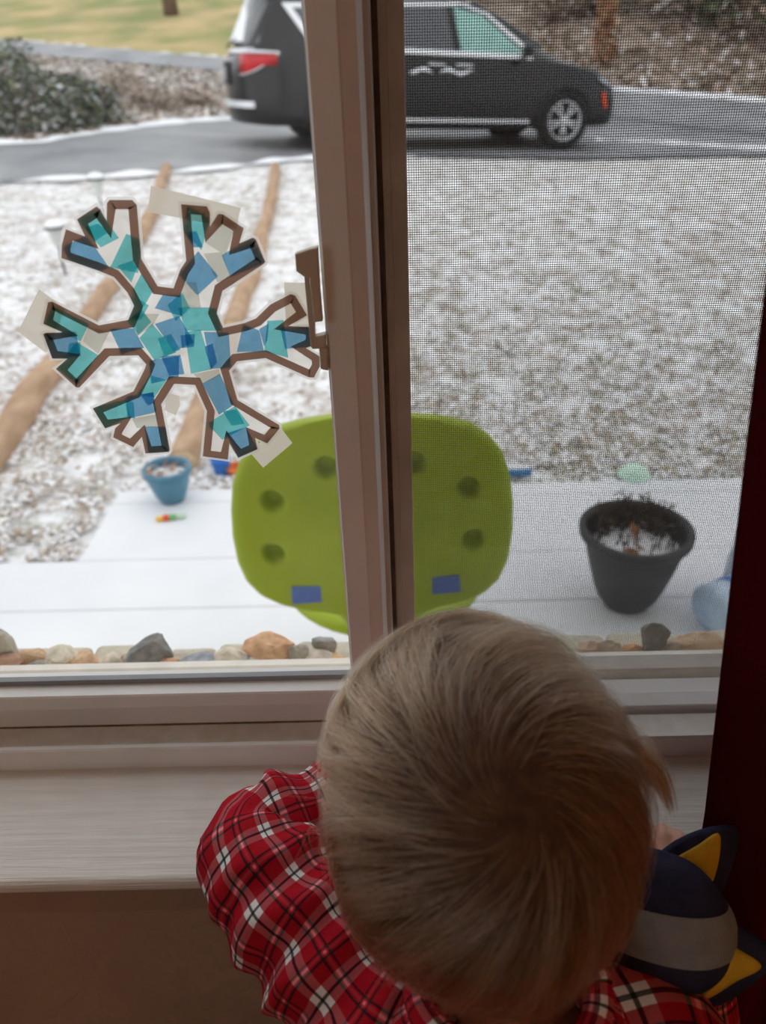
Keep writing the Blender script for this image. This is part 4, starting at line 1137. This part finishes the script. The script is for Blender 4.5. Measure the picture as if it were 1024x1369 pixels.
# leaf litter and snow crumbs lying on the ground: nobody could count them
def litter(name, n, xr, yr, size, cols, w, label, near=1.6, lift=.012, thin=-.14):
    y = yr[0] + (yr[1] - yr[0]) * RNG.random(n) ** near
    f = (y - yr[0]) / (yr[1] - yr[0])
    x = (xr[0][0] + (xr[1][0] - xr[0][0]) * f) + RNG.random(n) * ((xr[0][1] - xr[0][0]) * (1 - f) + (xr[1][1] - xr[1][0]) * f)
    k_ = np.array([mnoise.noise(Vector((a * 8.0, b * 8.0, 1.0))) + .6 * mnoise.noise(Vector((a * 21, b * 21, 4.0))) for a, b in zip(x, y)]) + RNG.normal(size=n) * .16 > thin
    x, y = x[k_], y[k_]; n = len(x)
    P = np.stack([x, y, ground_z(x, y) + lift], 1)
    tag(quad_cloud(name, P, size, pal(cols, n, w), bpy.data.materials.get('fallen_leaves') or attr_mat('fallen_leaves', .9), None, 1.2, .35, 1.4), label, 'leaves', kind='stuff')
LIT = [(182, 164, 146), (150, 130, 112), (204, 192, 180), (240, 240, 241), (224, 221, 218)]
litter('leaf_litter', 46000, ((-3.2, -1.0), (-6.5, -1.2)), (1.95, 9.0), .021, LIT, (2.1, 1.3, 2, 4.6, 2.2), 'brown leaves and snow crumbs strewn over the left garden bed')
litter('leaf_litter', 9000, ((-1.0, -.2), (-1.6, 1.0)), (2.36, 10.0), .02, LIT, (1.5, 1, 1.5, 5, 3), 'thin leaves in the snow of the middle path')
litter('grass_litter', 52000, ((-.1, 2.2), (.2, 9)), (2.36, 10.8), .023, [(172, 160, 138), (146, 132, 112), (200, 186, 172), (152, 152, 124), (244, 244, 245)], (1.9, 1.3, 2, .8, 6.5), 'grass tips and leaves poking through the snow on the right lawn', 1.5)
n = 26000
s_ = -RNG.random(n) * 9.5 - 1.5; a_ = RNG.random(n) * 14 - 1
X = P1[0] + RD[0] * a_ + RN[0] * s_; Y = P1[1] + RD[1] * a_ + RN[1] * s_
def in_drive(x, y):
    fx = [p[0] for p in far_edge]; fy = [p[1] for p in far_edge]
    return y < np.interp(x, fx, fy) + .1
ok = ~in_drive(X, Y)
X, Y = X[ok], Y[ok]; n = len(X)
tag(quad_cloud('bank_litter', np.stack([X, Y, ground_z(X, Y) + .03], 1), .095, pal([(176, 156, 142), (140, 118, 102), (214, 204, 198), (108, 114, 78), (238, 238, 238)], n, (3, 2, 3, 1.4, 1.6)), m_leafs, None, .8, .4, 1.4), 'fallen leaves covering the bank between driveway and road', 'leaves', kind='stuff')
n = 9000
s_ = RNG.random(n) ** 1.3 * 14 + .2; a_ = RNG.random(n) * 18 + 12.5
X = P1[0] + RD[0] * a_ + RN[0] * s_; Y = P1[1] + RD[1] * a_ + RN[1] * s_
tag(quad_cloud('woodland_litter', np.stack([X, Y, ground_z(X, Y) + .05], 1), .14, pal(BROWN, n, (4, 3, 2.5, 1.4, 3)), m_leafs, None, .5, .5, 1.5), 'leaves and twigs covering the wooded bank', 'leaves', kind='stuff')

# ================================================================ curtain on the right
m_velvet = NT('dark_red_velvet')
m_velvet.b.inputs['Base Color'].default_value = lin((74, 8, 14)); m_velvet.b.inputs['Roughness'].default_value = 0.85
m_velvet.b.inputs['Sheen Weight'].default_value = 0.25; m_velvet.b.inputs['Specular IOR Level'].default_value = 0.1
m_velvet.b.inputs['Sheen Tint'].default_value = lin((150, 30, 40))
_f = m_velvet.noise(m_velvet.coords('Object'), 300, 3); m_velvet.bump(_f, 0.2, 0.002); m_velvet = m_velvet.m
m_rod = M('dark_bronze_rod', (60, 48, 40), 0.4, 0.5, 0.05, 10, metal=0.6)
V, F = [], []
NZ, NX = 60, 120
for i in range(NZ + 1):
    z = 0.03 + (2.27 - 0.03) * i / NZ
    xe = float(np.interp(z, [0.03, .45, .735, 1.07, 1.6, 2.27], [.225, .203, .183, .147, .122, .12]))
    for j in range(NX + 1):
        u = j / NX
        x = xe + (0.80 - xe) * u
        am = 0.017 * min(1, .25 + u * 6)
        y = 0.318 - am * .6 + am * math.sin(u * 46 + 1.6 + .5 * math.sin(z * 2.1)) + 0.005 * math.sin(u * 17 + z * 3)
        V.append((x, y, z))
for i in range(NZ):
    for j in range(NX):
        q = i * (NX + 1) + j; F.append((q, q + 1, q + NX + 2, q + NX + 1))
cur = tag(empty('curtain', (.5, .31, .03)), 'dark red velvet curtain hanging over the right of the window', 'curtain')
o = mesh_obj('drape', V, F, m_velvet, cur, True)
sm = o.modifiers.new('thick', 'SOLIDIFY'); sm.thickness = 0.002
rod = tag(empty('curtain_rod', (0, .31, 2.27)), 'dark bronze rod carrying the red curtain above the window', 'rod')
tube('rod_bar', [(-.95, .31, 2.30), (.9, .31, 2.30)], [.012, .012], m_rod, rod, 12)
for x in (-.96, .91): lathe('finial', [(0, -.03), (.02, -.02), (.028, 0), (.02, .02), (0, .03)], 14, m_rod, rod, (x, .31, 2.30))
for x in (-.8, .86): box('bracket', x - .01, x + .01, .31, .362, 2.285, 2.30, m_rod, rod)
for k in range(9):
    x = .15 + k * .08
    lathe('ring', [(.016 + .003 * math.cos(a), .003 * math.sin(a)) for a in np.linspace(0, 6.283, 9)], 16, m_rod, rod, (x, .31, 2.288), axis=(1, 0, 0))

# ================================================================ floor lamp behind the viewer, to the right
lamp = tag(empty('floor_lamp', (1.35, -1.0, 0)), 'floor lamp with a warm shade standing behind the viewer', 'lamp')
lathe('base', [(0, 0), (.14, 0), (.14, .015), (.03, .03), (0, .03)], 28, m_rod, lamp, (1.35, -1.0, 0))
lathe('pole', [(0, .03), (.011, .03), (.011, 1.45), (0, 1.45)], 12, m_rod, lamp, (1.35, -1.0, 0))
sh = NT('warm_lamp_shade'); sh.n.remove(sh.b)
tl = sh.node('ShaderNodeBsdfTranslucent', Color=lin((255, 214, 160))); df = sh.node('ShaderNodeBsdfDiffuse', Color=lin((240, 215, 180))); mx = sh.node('ShaderNodeMixShader')
sh.link(tl.outputs[0], mx.inputs[1]); sh.link(df.outputs[0], mx.inputs[2]); sh.link(mx.outputs[0], sh.out.inputs['Surface'])
lathe('lamp_shade', [(.20, 1.36), (.13, 1.66)], 32, sh.m, lamp, (1.35, -1.0, 0))
lathe('bulb', [(0, 1.45), (.02, 1.46), (.03, 1.50), (.02, 1.53), (0, 1.54)], 14, M('milky_bulb', (250, 240, 225), .4, .3, .01, 5), lamp, (1.35, -1.0, 0))
ld = bpy.data.lights.new('bulb_light', 'POINT'); ld.energy = 5.0; ld.color = (1.0, 0.56, 0.24); ld.shadow_soft_size = 0.05
lo = bpy.data.objects.new('bulb_light', ld); COL.objects.link(lo); lo.location = (1.35, -1.0, 1.60); lo.parent = lamp
lo.matrix_parent_inverse = Matrix.Translation((-1.35, 1.0, 0))

# ================================================================ the child
HC = np.array(at_d(640, 1068, 0.40))
def blob(bm, c, r, rot=None, seg=24):
    res = bmesh.ops.create_uvsphere(bm, u_segments=seg, v_segments=seg // 2 + 2, radius=1)
    R = rot or Matrix.Identity(3)
    for v in res['verts']: v.co = R @ Vector((v.co.x * r[0], v.co.y * r[1], v.co.z * r[2])) + Vector(c)
def cap(bm, pts, radii, n=None):
    """chain of overlapping balls: a tapering limb for the remesher"""
    for (a, b), (ra, rb) in zip(zip(pts, pts[1:]), zip(radii, radii[1:])):
        a, b = Vector(a), Vector(b); L = (b - a).length; k = max(2, int(L / (min(ra, rb) * .35)))
        for i in range(k + 1):
            f = i / k; r = ra + (rb - ra) * f
            res = bmesh.ops.create_icosphere(bm, subdivisions=2, radius=r)
            for v in res['verts']: v.co += a.lerp(b, f)
m_skin = M('child_skin', (226, 172, 148), 0.5, 0.35, 0.05, 30, sub=0.25)
Rh = Euler((math.radians(-14), 0, math.radians(6))).to_matrix()      # head bowed a little towards the glass
def hp(x, y, z): return tuple(Vector(HC) + Rh @ Vector((x, y, z)))
bm = bmesh.new()
blob(bm, hp(0, -.004, .006), (.066, .083, .078), Rh, 40)             # cranium
blob(bm, hp(0, .040, -.035), (.050, .042, .056), Rh, 32)             # face
for s in (-1, 1):
    blob(bm, hp(s * .026, .058, -.040), (.024, .020, .024), Rh)      # cheeks
    blob(bm, hp(s * .068, -.004, -.022), (.007, .017, .025), Rh @ Euler((0, s * .15, 0)).to_matrix())
    blob(bm, hp(s * .024, .075, -.006), (.016, .008, .009), Rh)      # brow
blob(bm, hp(0, .068, -.080), (.022, .016, .016), Rh)                 # chin
cap(bm, [hp(0, .079, -.014), hp(0, .089, -.034)], [.006, .009])      # nose
blob(bm, hp(0, .080, -.060), (.016, .007, .0055), Rh)                # lips
NB = Vector((.042, .230, .715))
cap(bm, [hp(0, -.012, -.06), NB, (.045, .205, .66)], [.031, .030, .045])
LS, RS_ = Vector((-.014, .230, .680)), Vector((.118, .222, .668))
cap(bm, [LS + Vector((.02, 0, 0)), RS_ - Vector((.02, 0, 0))], [.036, .036])
for z, rx, ry, y in ((.66, .078, .058, .205), (.60, .080, .062, .192), (.53, .080, .066, .183), (.46, .080, .064, .178), (.42, .078, .064, .176)):
    blob(bm, (.046, y, z), (rx, ry, .06))
LE, LW = Vector((-.104, .330, .694)), Vector((-.030, .382, .688))
cap(bm, [LS, LE, LW], [.034, .026, .020])
RE, RW = Vector((.160, .218, .572)), Vector((.162, .297, .682))
cap(bm, [RS_, RE, RW], [.034, .026, .019])
def hand(bm, w, d, side, down=(0, 0, -1)):
    """palm, four bent fingers of unequal length, thumb off the side of the palm"""
    d = Vector(d).normalized(); dn = Vector(down); dn = (dn - d * dn.dot(d)).normalized(); sd = d.cross(dn) * side
    pc = Vector(w) + d * .024
    R = Matrix((sd, d, -dn)).transposed()
    blob(bm, pc, (.0195, .024, .0095), R)
    for k, (o, L) in enumerate(((-.0150, .030), (-.0052, .034), (.0048, .032), (.0142, .025))):
        b = pc + d * .017 + sd * o
        k1 = b + d * L * .45 - dn * .004; k2 = k1 + d * L * .32 + dn * .005; tip = k2 + d * L * .2 + dn * .007
        cap(bm, [b, k1, k2, tip], [.0058, .0056, .0052, .0046])
    b = pc - d * .008 - sd * .015
    k1 = b - sd * .012 + d * .012; tip = k1 - sd * .003 + d * .016 + dn * .002
    cap(bm, [b, k1, tip], [.0072, .0064, .0052])
hand(bm, LW, (.9, .1, -.05), 1)
hand(bm, RW - Vector((.0, 0, .002)), (.30, .95, -.10), -1)
for s in (-1, 1):
    x = .046 + s * .040
    cap(bm, [(x, .178, .42), (x, .196, .235), (x, .170, .06)], [.056, .040, .028])
    cap(bm, [(x, .160, .035), (x, .20, .028), (x, .245, .022)], [.030, .027, .021])
me0 = bpy.data.meshes.new('tmp'); bm.to_mesh(me0); bm.free()
tmp = bpy.data.objects.new('tmp', me0); COL.objects.link(tmp)
rm = tmp.modifiers.new('r', 'REMESH'); rm.mode = 'VOXEL'; rm.voxel_size = 0.0022
smm = tmp.modifiers.new('s', 'SMOOTH'); smm.factor = 0.5; smm.iterations = 5
bpy.context.view_layer.update()
dg = bpy.context.evaluated_depsgraph_get()
me1 = bpy.data.meshes.new_from_object(tmp.evaluated_get(dg)); me1.name = 'person'
bpy.data.objects.remove(tmp)
me1.materials.clear(); me1.materials.append(m_skin); me1.shade_smooth()
child = bpy.data.objects.new('person', me1); COL.objects.link(child)
tag(child, 'small child in red plaid shirt leaning on the sill, seen from behind', 'person')
m_eye = M('eye_white', (240, 238, 235), .2, .5, .01, 5); m_iris = M('brown_iris', (70, 48, 34), .2, .5, .05, 50)
for s in (-1, 1):
    c = hp(s * .024, .0745, -.016)
    e = lathe('eye', [(0, -.0095), (.0055, -.0078), (.0095, 0), (.0055, .0078), (0, .0095)], 18, m_eye, child, c)
    lathe('iris', [(0, .0100), (.0042, .0092), (.0044, .0080)], 14, m_iris, e, c, axis=tuple(Rh @ Vector((0, 1, -.1))))
lathe('mouth_line', [(0, 0), (.010, .0005), (.011, .0), (0, -.001)], 14, M('lip_red', (180, 96, 90), .4, .4, .05, 40), child, hp(0, .0865, -.060), axis=tuple(Rh @ Vector((0, 1, 0))))

# plaid shirt
def plaid():
    t = NT('red_plaid_flannel')
    uv = t.node('ShaderNodeUVMap', uv_map='cloth'); sep = t.node('ShaderNodeSeparateXYZ'); t.link(uv.outputs[0], sep.inputs[0])
    RED, DRK, WHT, GRN, PNK = lin((214, 14, 40)), lin((178, 8, 30)), lin((240, 237, 236)), lin((26, 42, 34)), lin((240, 140, 150))
    def axis(s):
        f = t.math('FRACT', t.math('ADD', t.math('MULTIPLY', s, 1 / 0.032), 0.25))
        return t.ramp(f, [(0, DRK), (.10, DRK), (.105, WHT), (.225, WHT), (.235, GRN), (.275, GRN), (.285, WHT), (.40, WHT), (.405, DRK), (.62, DRK), (.625, GRN), (.66, GRN), (.665, RED), (.69, RED), (.70, PNK), (.735, PNK), (.745, RED), (.765, RED), (.77, GRN), (.80, GRN), (.805, DRK), (1, DRK)][:32], 'LINEAR')
    a, b = axis(sep.outputs[0]), axis(sep.outputs[1])
    c = t.mix(0.5, a, b)
    dark = t.mix(1.0, a, b, 'DARKEN')
    c = t.mix(0.80, c, dark)
    fz = t.noise(t.coords('Object'), 700, 3)
    c = t.mix(t.math('MULTIPLY', fz, 0.03), c, (0.6, 0.5, 0.5, 1))
    t.link(c, t.b.inputs['Base Color']); t.b.inputs['Roughness'].default_value = 0.95
    t.b.inputs['Specular IOR Level'].default_value = 0.08; t.b.inputs['Sheen Weight'].default_value = 0.0
    t.bump(fz, 0.25, 0.002); return t.m
m_plaid = plaid()
def folds(sc, amp, bends, ph=0.0):
    def d(s, th, p):
        v = amp * .6 * mnoise.noise(Vector((p[0] * 42 + ph, p[1] * 42, p[2] * 42))) + amp * .35 * mnoise.noise(Vector((p[0] * 90 + ph, p[1] * 90, p[2] * 90)))
        for (s0, wid, fr) in bends:
            k = math.exp(-((s - s0) / wid) ** 2)
            v += amp * k * math.sin(s * fr + 1.6 * math.sin(th + ph) + 2.2 * mnoise.noise(Vector((p[0] * 25, p[1] * 25, p[2] * 25 + ph))))
        return v
    return d
shirt = tube('shirt', [(.046, .176, .40), (.046, .182, .48), (.046, .190, .57), (.046, .203, .645), (.046, .211, .687), (.046, .214, .718), (.046, .216, .742)],
             [.092, .092, .090, .090, .084, .062, .045], m_plaid, child, 72, 90, disp=folds(1, .0035, [], 3.0), uv=True, caps=False, ref=(0, -1, 0))
for v in shirt.data.vertices:      # a flatter trunk, wide at the shoulders
    k = sstep(.60, .69, v.co.z) * (1 - sstep(.70, .73, v.co.z))
    v.co.x = .046 + (v.co.x - .046) * (1.0 + .18 * k); 
    yc = .176 + (v.co.z - .40) * .14
    v.co.y = yc + (v.co.y - yc) * .80
sl = tube('sleeve', [(.018, .216, .676), LS + Vector((-.010, .010, 0)), (-.055, .276, .688), (-.088, .308, .694), LE + Vector((.0, .010, .001)), (-.088, .354, .694), (-.060, .370, .691), LW + Vector((-.012, -.004, 0))],
          [.050, .047, .045, .042, .0395, .037, .033, .029], m_plaid, child, 72, 150, disp=folds(1, .0046, [(.045, .04, 150), (.115, .05, 170), (.20, .035, 190)], 1.0), uv=True, caps=False)
sr = tube('sleeve', [(.080, .214, .672), RS_ + Vector((.006, .004, .0)), (.146, .220, .622), RE, (.166, .254, .628), RW + Vector((.002, -.006, -.008))],
          [.052, .048, .043, .040, .034, .027], m_plaid, child, 72, 110, disp=folds(1, .0035, [(.12, .05, 110)], 5.0), uv=True, caps=False)
tube('collar', [(.046 + .046 * math.cos(a), .219 + .038 * math.sin(a), .742 + .004 * math.sin(a * 2)) for a in np.linspace(0, 6.283, 25)], [.008] * 25, m_plaid, child, 10, 60, uv=True, caps=False)
m_pants = M('dark_blue_pants', (44, 50, 68), .9, .1, .08, 30, bump=(300, .2, .002))
for s in (-1, 1):
    x = .046 + s * .041
    tube('trouser_leg', [(x, .176, .44), (x, .182, .36), (x, .194, .235), (x, .172, .07)], [.068, .064, .052, .046], m_pants, child, 28, 30, disp=folds(1, .003, [(.2, .05, 140)], s * 2.0), caps=False)
tube('waistband', [(.046 + .088 * math.cos(a), .176 + .07 * math.sin(a), .425) for a in np.linspace(0, 6.283, 25)], [.012] * 25, m_pants, child, 8, 50, caps=False)

# hair: a shaped cap and thousands of real strands that leave the crown whorl
def hair_mat():
    t = NT('brown_hair'); t.n.remove(t.b)
    h = t.node('ShaderNodeBsdfHairPrincipled'); h.parametrization = 'COLOR'
    info = t.node('ShaderNodeHairInfo')
    t.link(t.ramp(info.outputs['Random'], [(0, lin((86, 60, 42))), (.55, lin((124, 90, 64))), (.85, lin((168, 130, 98))), (1, lin((214, 182, 146)))]), h.inputs['Color'])
    h.inputs['Roughness'].default_value = 0.24; h.inputs['Radial Roughness'].default_value = 0.35
    t.link(h.outputs[0], t.out.inputs['Surface']); return t.m
m_hair = hair_mat()
m_cap = M('hair_undercoat', (84, 60, 44), .8, .15, .2, 120, bump=(500, .4, .002))
AX = np.array((.0690, .0845, .0800))                   # scalp half axes in head space
Rn = np.array(Rh)
crown = np.array((0.03, -.82, .57)); crown /= np.linalg.norm(crown)
def hidden_face(q):                                     # q: unit-ish head-space direction; no hair on the face and neck
    return (q[:, 1] > .30) & (q[:, 2] < .42) & (np.abs(q[:, 0]) < .8) | (q[:, 2] < -.88) | ((q[:, 2] < -.62) & (q[:, 1] > -.25)) | ((q[:, 1] > -.2) & (q[:, 2] < -.35))
bm = bmesh.new(); bmesh.ops.create_uvsphere(bm, u_segments=64, v_segments=40, radius=1)
dele = [v for v in bm.verts if bool(hidden_face(np.array([v.co[:]]))[0])]
bmesh.ops.delete(bm, geom=dele, context='VERTS')
for v in bm.verts:
    q = np.array(v.co[:]); q = q * AX * 1.03
    v.co = Vector(HC + Rn @ (q + np.array((0, -.004, .004))))
hair = bm_obj('hair', bm, m_cap, child, True)
N = 26000; K = 14
g_ = (np.arange(N) + .5) / N
phi = np.arccos(1 - 2 * g_); th = np.pi * (1 + 5 ** .5) * np.arange(N)
Q = np.stack([np.cos(th) * np.sin(phi), np.sin(th) * np.sin(phi), np.cos(phi)], 1) + RNG.normal(size=(N, 3)) * .012
Q /= np.linalg.norm(Q, axis=1)[:, None]
Q = Q[~hidden_face(Q)]; N = len(Q)
down = Rn.T @ np.array((0, 0, -1.0))
right_ = np.array((1.0, 0, 0))
def nz3(P, f, o): return np.array([mnoise.noise_vector(Vector(p) * f + Vector((o, o * .7, 0))) for p in P])
clump = nz3(Q, 5.0, 3.0); clump2 = nz3(Q, 14.0, 8.0)
dist = np.arccos(np.clip(Q @ crown, -1, 1))
MG = 900
gi = RNG.choice(N, MG, replace=False)
near = np.concatenate([np.argmax(Q[i:i + 2000] @ Q[gi].T, 1) for i in range(0, N, 2000)])
def grow(Q, Ls, lift, cl, cl2):
    n = len(Q); pts = np.zeros((n, K, 3)); cq = Q.copy(); stepl = Ls / (K - 1); dist = np.arccos(np.clip(Q @ crown, -1, 1))
    for k in range(K):
        f = k / (K - 1)
        n_ = cq / AX; n_ /= np.linalg.norm(n_, axis=1)[:, None]
        hgt = .001 + lift * min(1, f * 2.0) + .003 * f * f * np.clip(cl2[:, 1] + .2, 0, 1)
        pts[:, k] = cq * AX + n_ * hgt[:, None]
        away = cq - crown * (cq @ crown)[:, None]
        away -= n_ * (away * n_).sum(1)[:, None]; away /= np.linalg.norm(away, axis=1)[:, None] + 1e-9
        sw = np.cross(n_, away); sgn = 0.7 * np.exp(-dist / .5) + .2
        comb = np.clip(cq @ np.array((.25, .75, .55)), 0, 1)[:, None] * right_ * 1.5       # the front is brushed over to the right ear
        comb = np.where((cq[:, 0] > -.25)[:, None], comb, comb * .1)
        d = away - sw * sgn[:, None] + comb + down * (.25 + .8 * f) + .38 * cl + .42 * cl2 * (.3 + f)
        d -= n_ * (d * n_).sum(1)[:, None]; d /= np.linalg.norm(d, axis=1)[:, None] + 1e-9
        nxt = cq * AX + d * stepl[:, None]; cq = nxt / AX; cq /= np.linalg.norm(cq, axis=1)[:, None]
    return pts
short = lambda q: np.where(q[:, 2] < -.1, .72, 1.0) * np.where((q[:, 1] < -.5) & (q[:, 2] < .2), .9, 1.0)
GQ = Q[gi]
Gp = grow(GQ, (.085 + .038 * RNG.random(MG)) * short(GQ) * (1 + .3 * np.clip(GQ[:, 1], 0, 1)), .003 + .010 * RNG.random(MG) ** 1.4, clump[gi], clump2[gi] + .12 * RNG.normal(size=(MG, 3)))
own = grow(Q, (.085 + .024 * RNG.random(N)) * short(Q) * (1 + .3 * np.clip(Q[:, 1], 0, 1)), .003 + .008 * RNG.random(N) ** 1.5, clump, clump2)
fk = np.linspace(0, 1, K)
d0 = own[:, :1] - Gp[near][:, :1]
cl_path = Gp[near] + d0 * (1 - .72 * fk ** .8)[None, :, None] + RNG.normal(size=(N, 1, 3)) * .0010 * fk[None, :, None]
wgt = (RNG.uniform(.55, 1.0, N)[:, None] * np.minimum(1, fk * 2.2)[None, :])[:, :, None]
pts = own * (1 - wgt) + cl_path * wgt
fly = (RNG.random(N) < .04)
pts[:, -4:] += (RNG.normal(size=(N, 1, 3)) * np.where(fly, .007, .0008)[:, None, None]) * np.array([.2, .45, .7, 1.0])[None, :, None]
W = pts @ Rn.T + HC + Rn @ np.array((0, -.004, .004))
# the loose lock that sticks out over the right ear
nl = 900
r0 = np.array(at_d(838, 985, .405)); r1 = np.array(at_d(872, 1020, .400)); r2 = np.array(at_d(896, 1078, .398))
lk = np.zeros((nl, K, 3))
sp_ = RNG.normal(size=(nl, 3)) * .0060; ln = RNG.uniform(.55, 1.05, nl)
for k in range(K):
    u = np.clip(ln * k / (K - 1), 0, 1.1)[:, None]
    base_ = r0 - np.array((.025, .0, -.006))
    lk[:, k] = (1 - u) ** 2 * base_ + 2 * u * (1 - u) * (r1 + np.array((.0, .0, .012))) + u ** 2 * r2 + sp_ * (1 - .75 * u) + RNG.normal(size=(nl, 3)) * .0002
W = np.concatenate([W, lk]); N = len(W)
hc = bpy.data.hair_curves.new('strands')
hc.add_curves([K] * N)
hc.attributes['position'].data.foreach_set('vector', W.astype(np.float32).ravel())
rad = np.tile(np.linspace(1, .35, K), N) * .000085
ra = hc.attributes.get('radius') or hc.attributes.new('radius', 'FLOAT', 'POINT')
ra.data.foreach_set('value', rad.astype(np.float32))
hc.materials.append(m_hair)
def more_strands(name, Wp, r0, mat):
    h2 = bpy.data.hair_curves.new(name); h2.add_curves([Wp.shape[1]] * len(Wp))
    h2.attributes['position'].data.foreach_set('vector', Wp.astype(np.float32).ravel())
    a2 = h2.attributes.get('radius') or h2.attributes.new('radius', 'FLOAT', 'POINT')
    a2.data.foreach_set('value', (np.tile(np.linspace(1, .4, Wp.shape[1]), len(Wp)) * r0).astype(np.float32))
    h2.materials.append(mat); o2 = bpy.data.objects.new(name, h2); COL.objects.link(o2); o2.parent = hair; tag(o2, kind='stuff')
tn = NT('painted_highlight_hair'); tn.n.remove(tn.b); hb = tn.node('ShaderNodeBsdfHairPrincipled'); hb.parametrization = 'COLOR'
hb.inputs['Color'].default_value = lin((206, 170, 132)); hb.inputs['Roughness'].default_value = 0.2; tn.link(hb.outputs[0], tn.out.inputs['Surface'])  # hair highlights put into the colour of these paler outer strands
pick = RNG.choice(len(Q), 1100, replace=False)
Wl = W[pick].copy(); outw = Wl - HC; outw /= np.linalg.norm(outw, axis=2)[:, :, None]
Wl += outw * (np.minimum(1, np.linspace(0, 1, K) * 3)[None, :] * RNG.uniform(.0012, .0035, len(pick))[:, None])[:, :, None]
more_strands('highlight_strands', Wl, .00012, tn.m)
ho = bpy.data.objects.new('strands', hc); COL.objects.link(ho); ho.parent = hair; tag(ho, kind='stuff')

# ================================================================ plush toy tucked under the right arm
m_navy = M('navy_plush', (50, 51, 74), .95, .1, .12, 60, bump=(600, .5, .003))
m_gry = M('grey_plush', (140, 146, 152), .95, .1, .08, 60, bump=(600, .5, .003))
m_yel = M('yellow_plush', (214, 176, 60), .95, .1, .08, 60, bump=(600, .5, .003))
TC = at_d(880, 1230, .458)
toy = tag(empty('plush_toy', TC - Vector((0, 0, .06))), 'navy and grey plush animal with yellow-lined pointed ears beside the child', 'plush toy')
TA = Matrix((rt, -fwd, upv)).transposed()
def shell(name, lat0, lat1, rad_, mat, n=16, seg=40):
    V, F = [], []
    for i in range(n + 1):
        la = math.radians(lat0 + (lat1 - lat0) * i / n); puff = 1 + .018 * math.sin(math.pi * i / n)
        for j in range(seg):
            lo_ = 2 * math.pi * j / seg
            v = Vector((math.cos(la) * math.cos(lo_) * rad_[0], math.cos(la) * math.sin(lo_) * rad_[1], math.sin(la) * rad_[2] - .006 * math.cos(lo_) * math.cos(la)))
            v *= puff * (1 + .03 * mnoise.noise(v * 40)); V.append(TC + TA @ v)
    for i in range(n):
        for j in range(seg): F.append((i * seg + j, i * seg + (j + 1) % seg, (i + 1) * seg + (j + 1) % seg, (i + 1) * seg + j))
    return mesh_obj(name, V, F, mat, toy, True)
RT = (.044, .034, .0385)
shell('head_top', 27, 90, RT, m_navy); shell('head_band', -13, 27, (RT[0] * 1.01, RT[1] * 1.01, RT[2]), m_gry); shell('head_base', -90, -13, RT, m_navy)
def ear(out, inn, D, label):
    def build(name, P, D, th, mat, parent):
        ring = catmull(list(P) + [P[0]], 40)[:-1]
        c = sum((np.array(p) for p in ring)) / len(ring)
        V, F = [], []
        lays = ((.80, -1.0), (.97, -.55), (1.0, 0), (.97, .55), (.80, 1.0), (.0, 1.25))
        for (s, k) in lays:
            for p in ring:
                q = c + (np.array(p) - c) * s; V.append(at_d(q[0], q[1], D - th * k))
        n_ = len(ring)
        for i in range(len(lays) - 1):
            for j in range(n_): F.append((i * n_ + j, i * n_ + (j + 1) % n_, (i + 1) * n_ + (j + 1) % n_, (i + 1) * n_ + j))
        F.append(tuple(range(n_ - 1, -1, -1)))
        return fixn(mesh_obj(name, V, F, mat, parent, True))
    e = build('ear', out, D, .008, m_navy, toy)
    build('ear_lining', inn, D - .0085, .003, m_yel, e)
ear([(872, 1146), (905, 1122), (945, 1106), (980, 1104), (988, 1122), (978, 1160), (962, 1196), (925, 1192), (895, 1168)], [(893, 1152), (930, 1131), (960, 1114), (962, 1145), (948, 1186), (922, 1172)], .478, 'upper')
ear([(942, 1262), (962, 1236), (1000, 1244), (1030, 1266), (1034, 1290), (1000, 1322), (960, 1345), (940, 1335)], [(957, 1252), (986, 1268), (1018, 1292), (985, 1312), (940, 1336), (947, 1290)], .452, 'lower')
bd = [TC + TA @ Vector((.004, .004, -.03)), TC + Vector((.012, .005, -.070)), TC + Vector((.010, .0, -.125))]
tube('plush_body', bd, [.028, .036, .026], m_navy, toy, 22, 14, disp=lambda s, a, p: .002 * mnoise.noise(Vector(p) * 50))
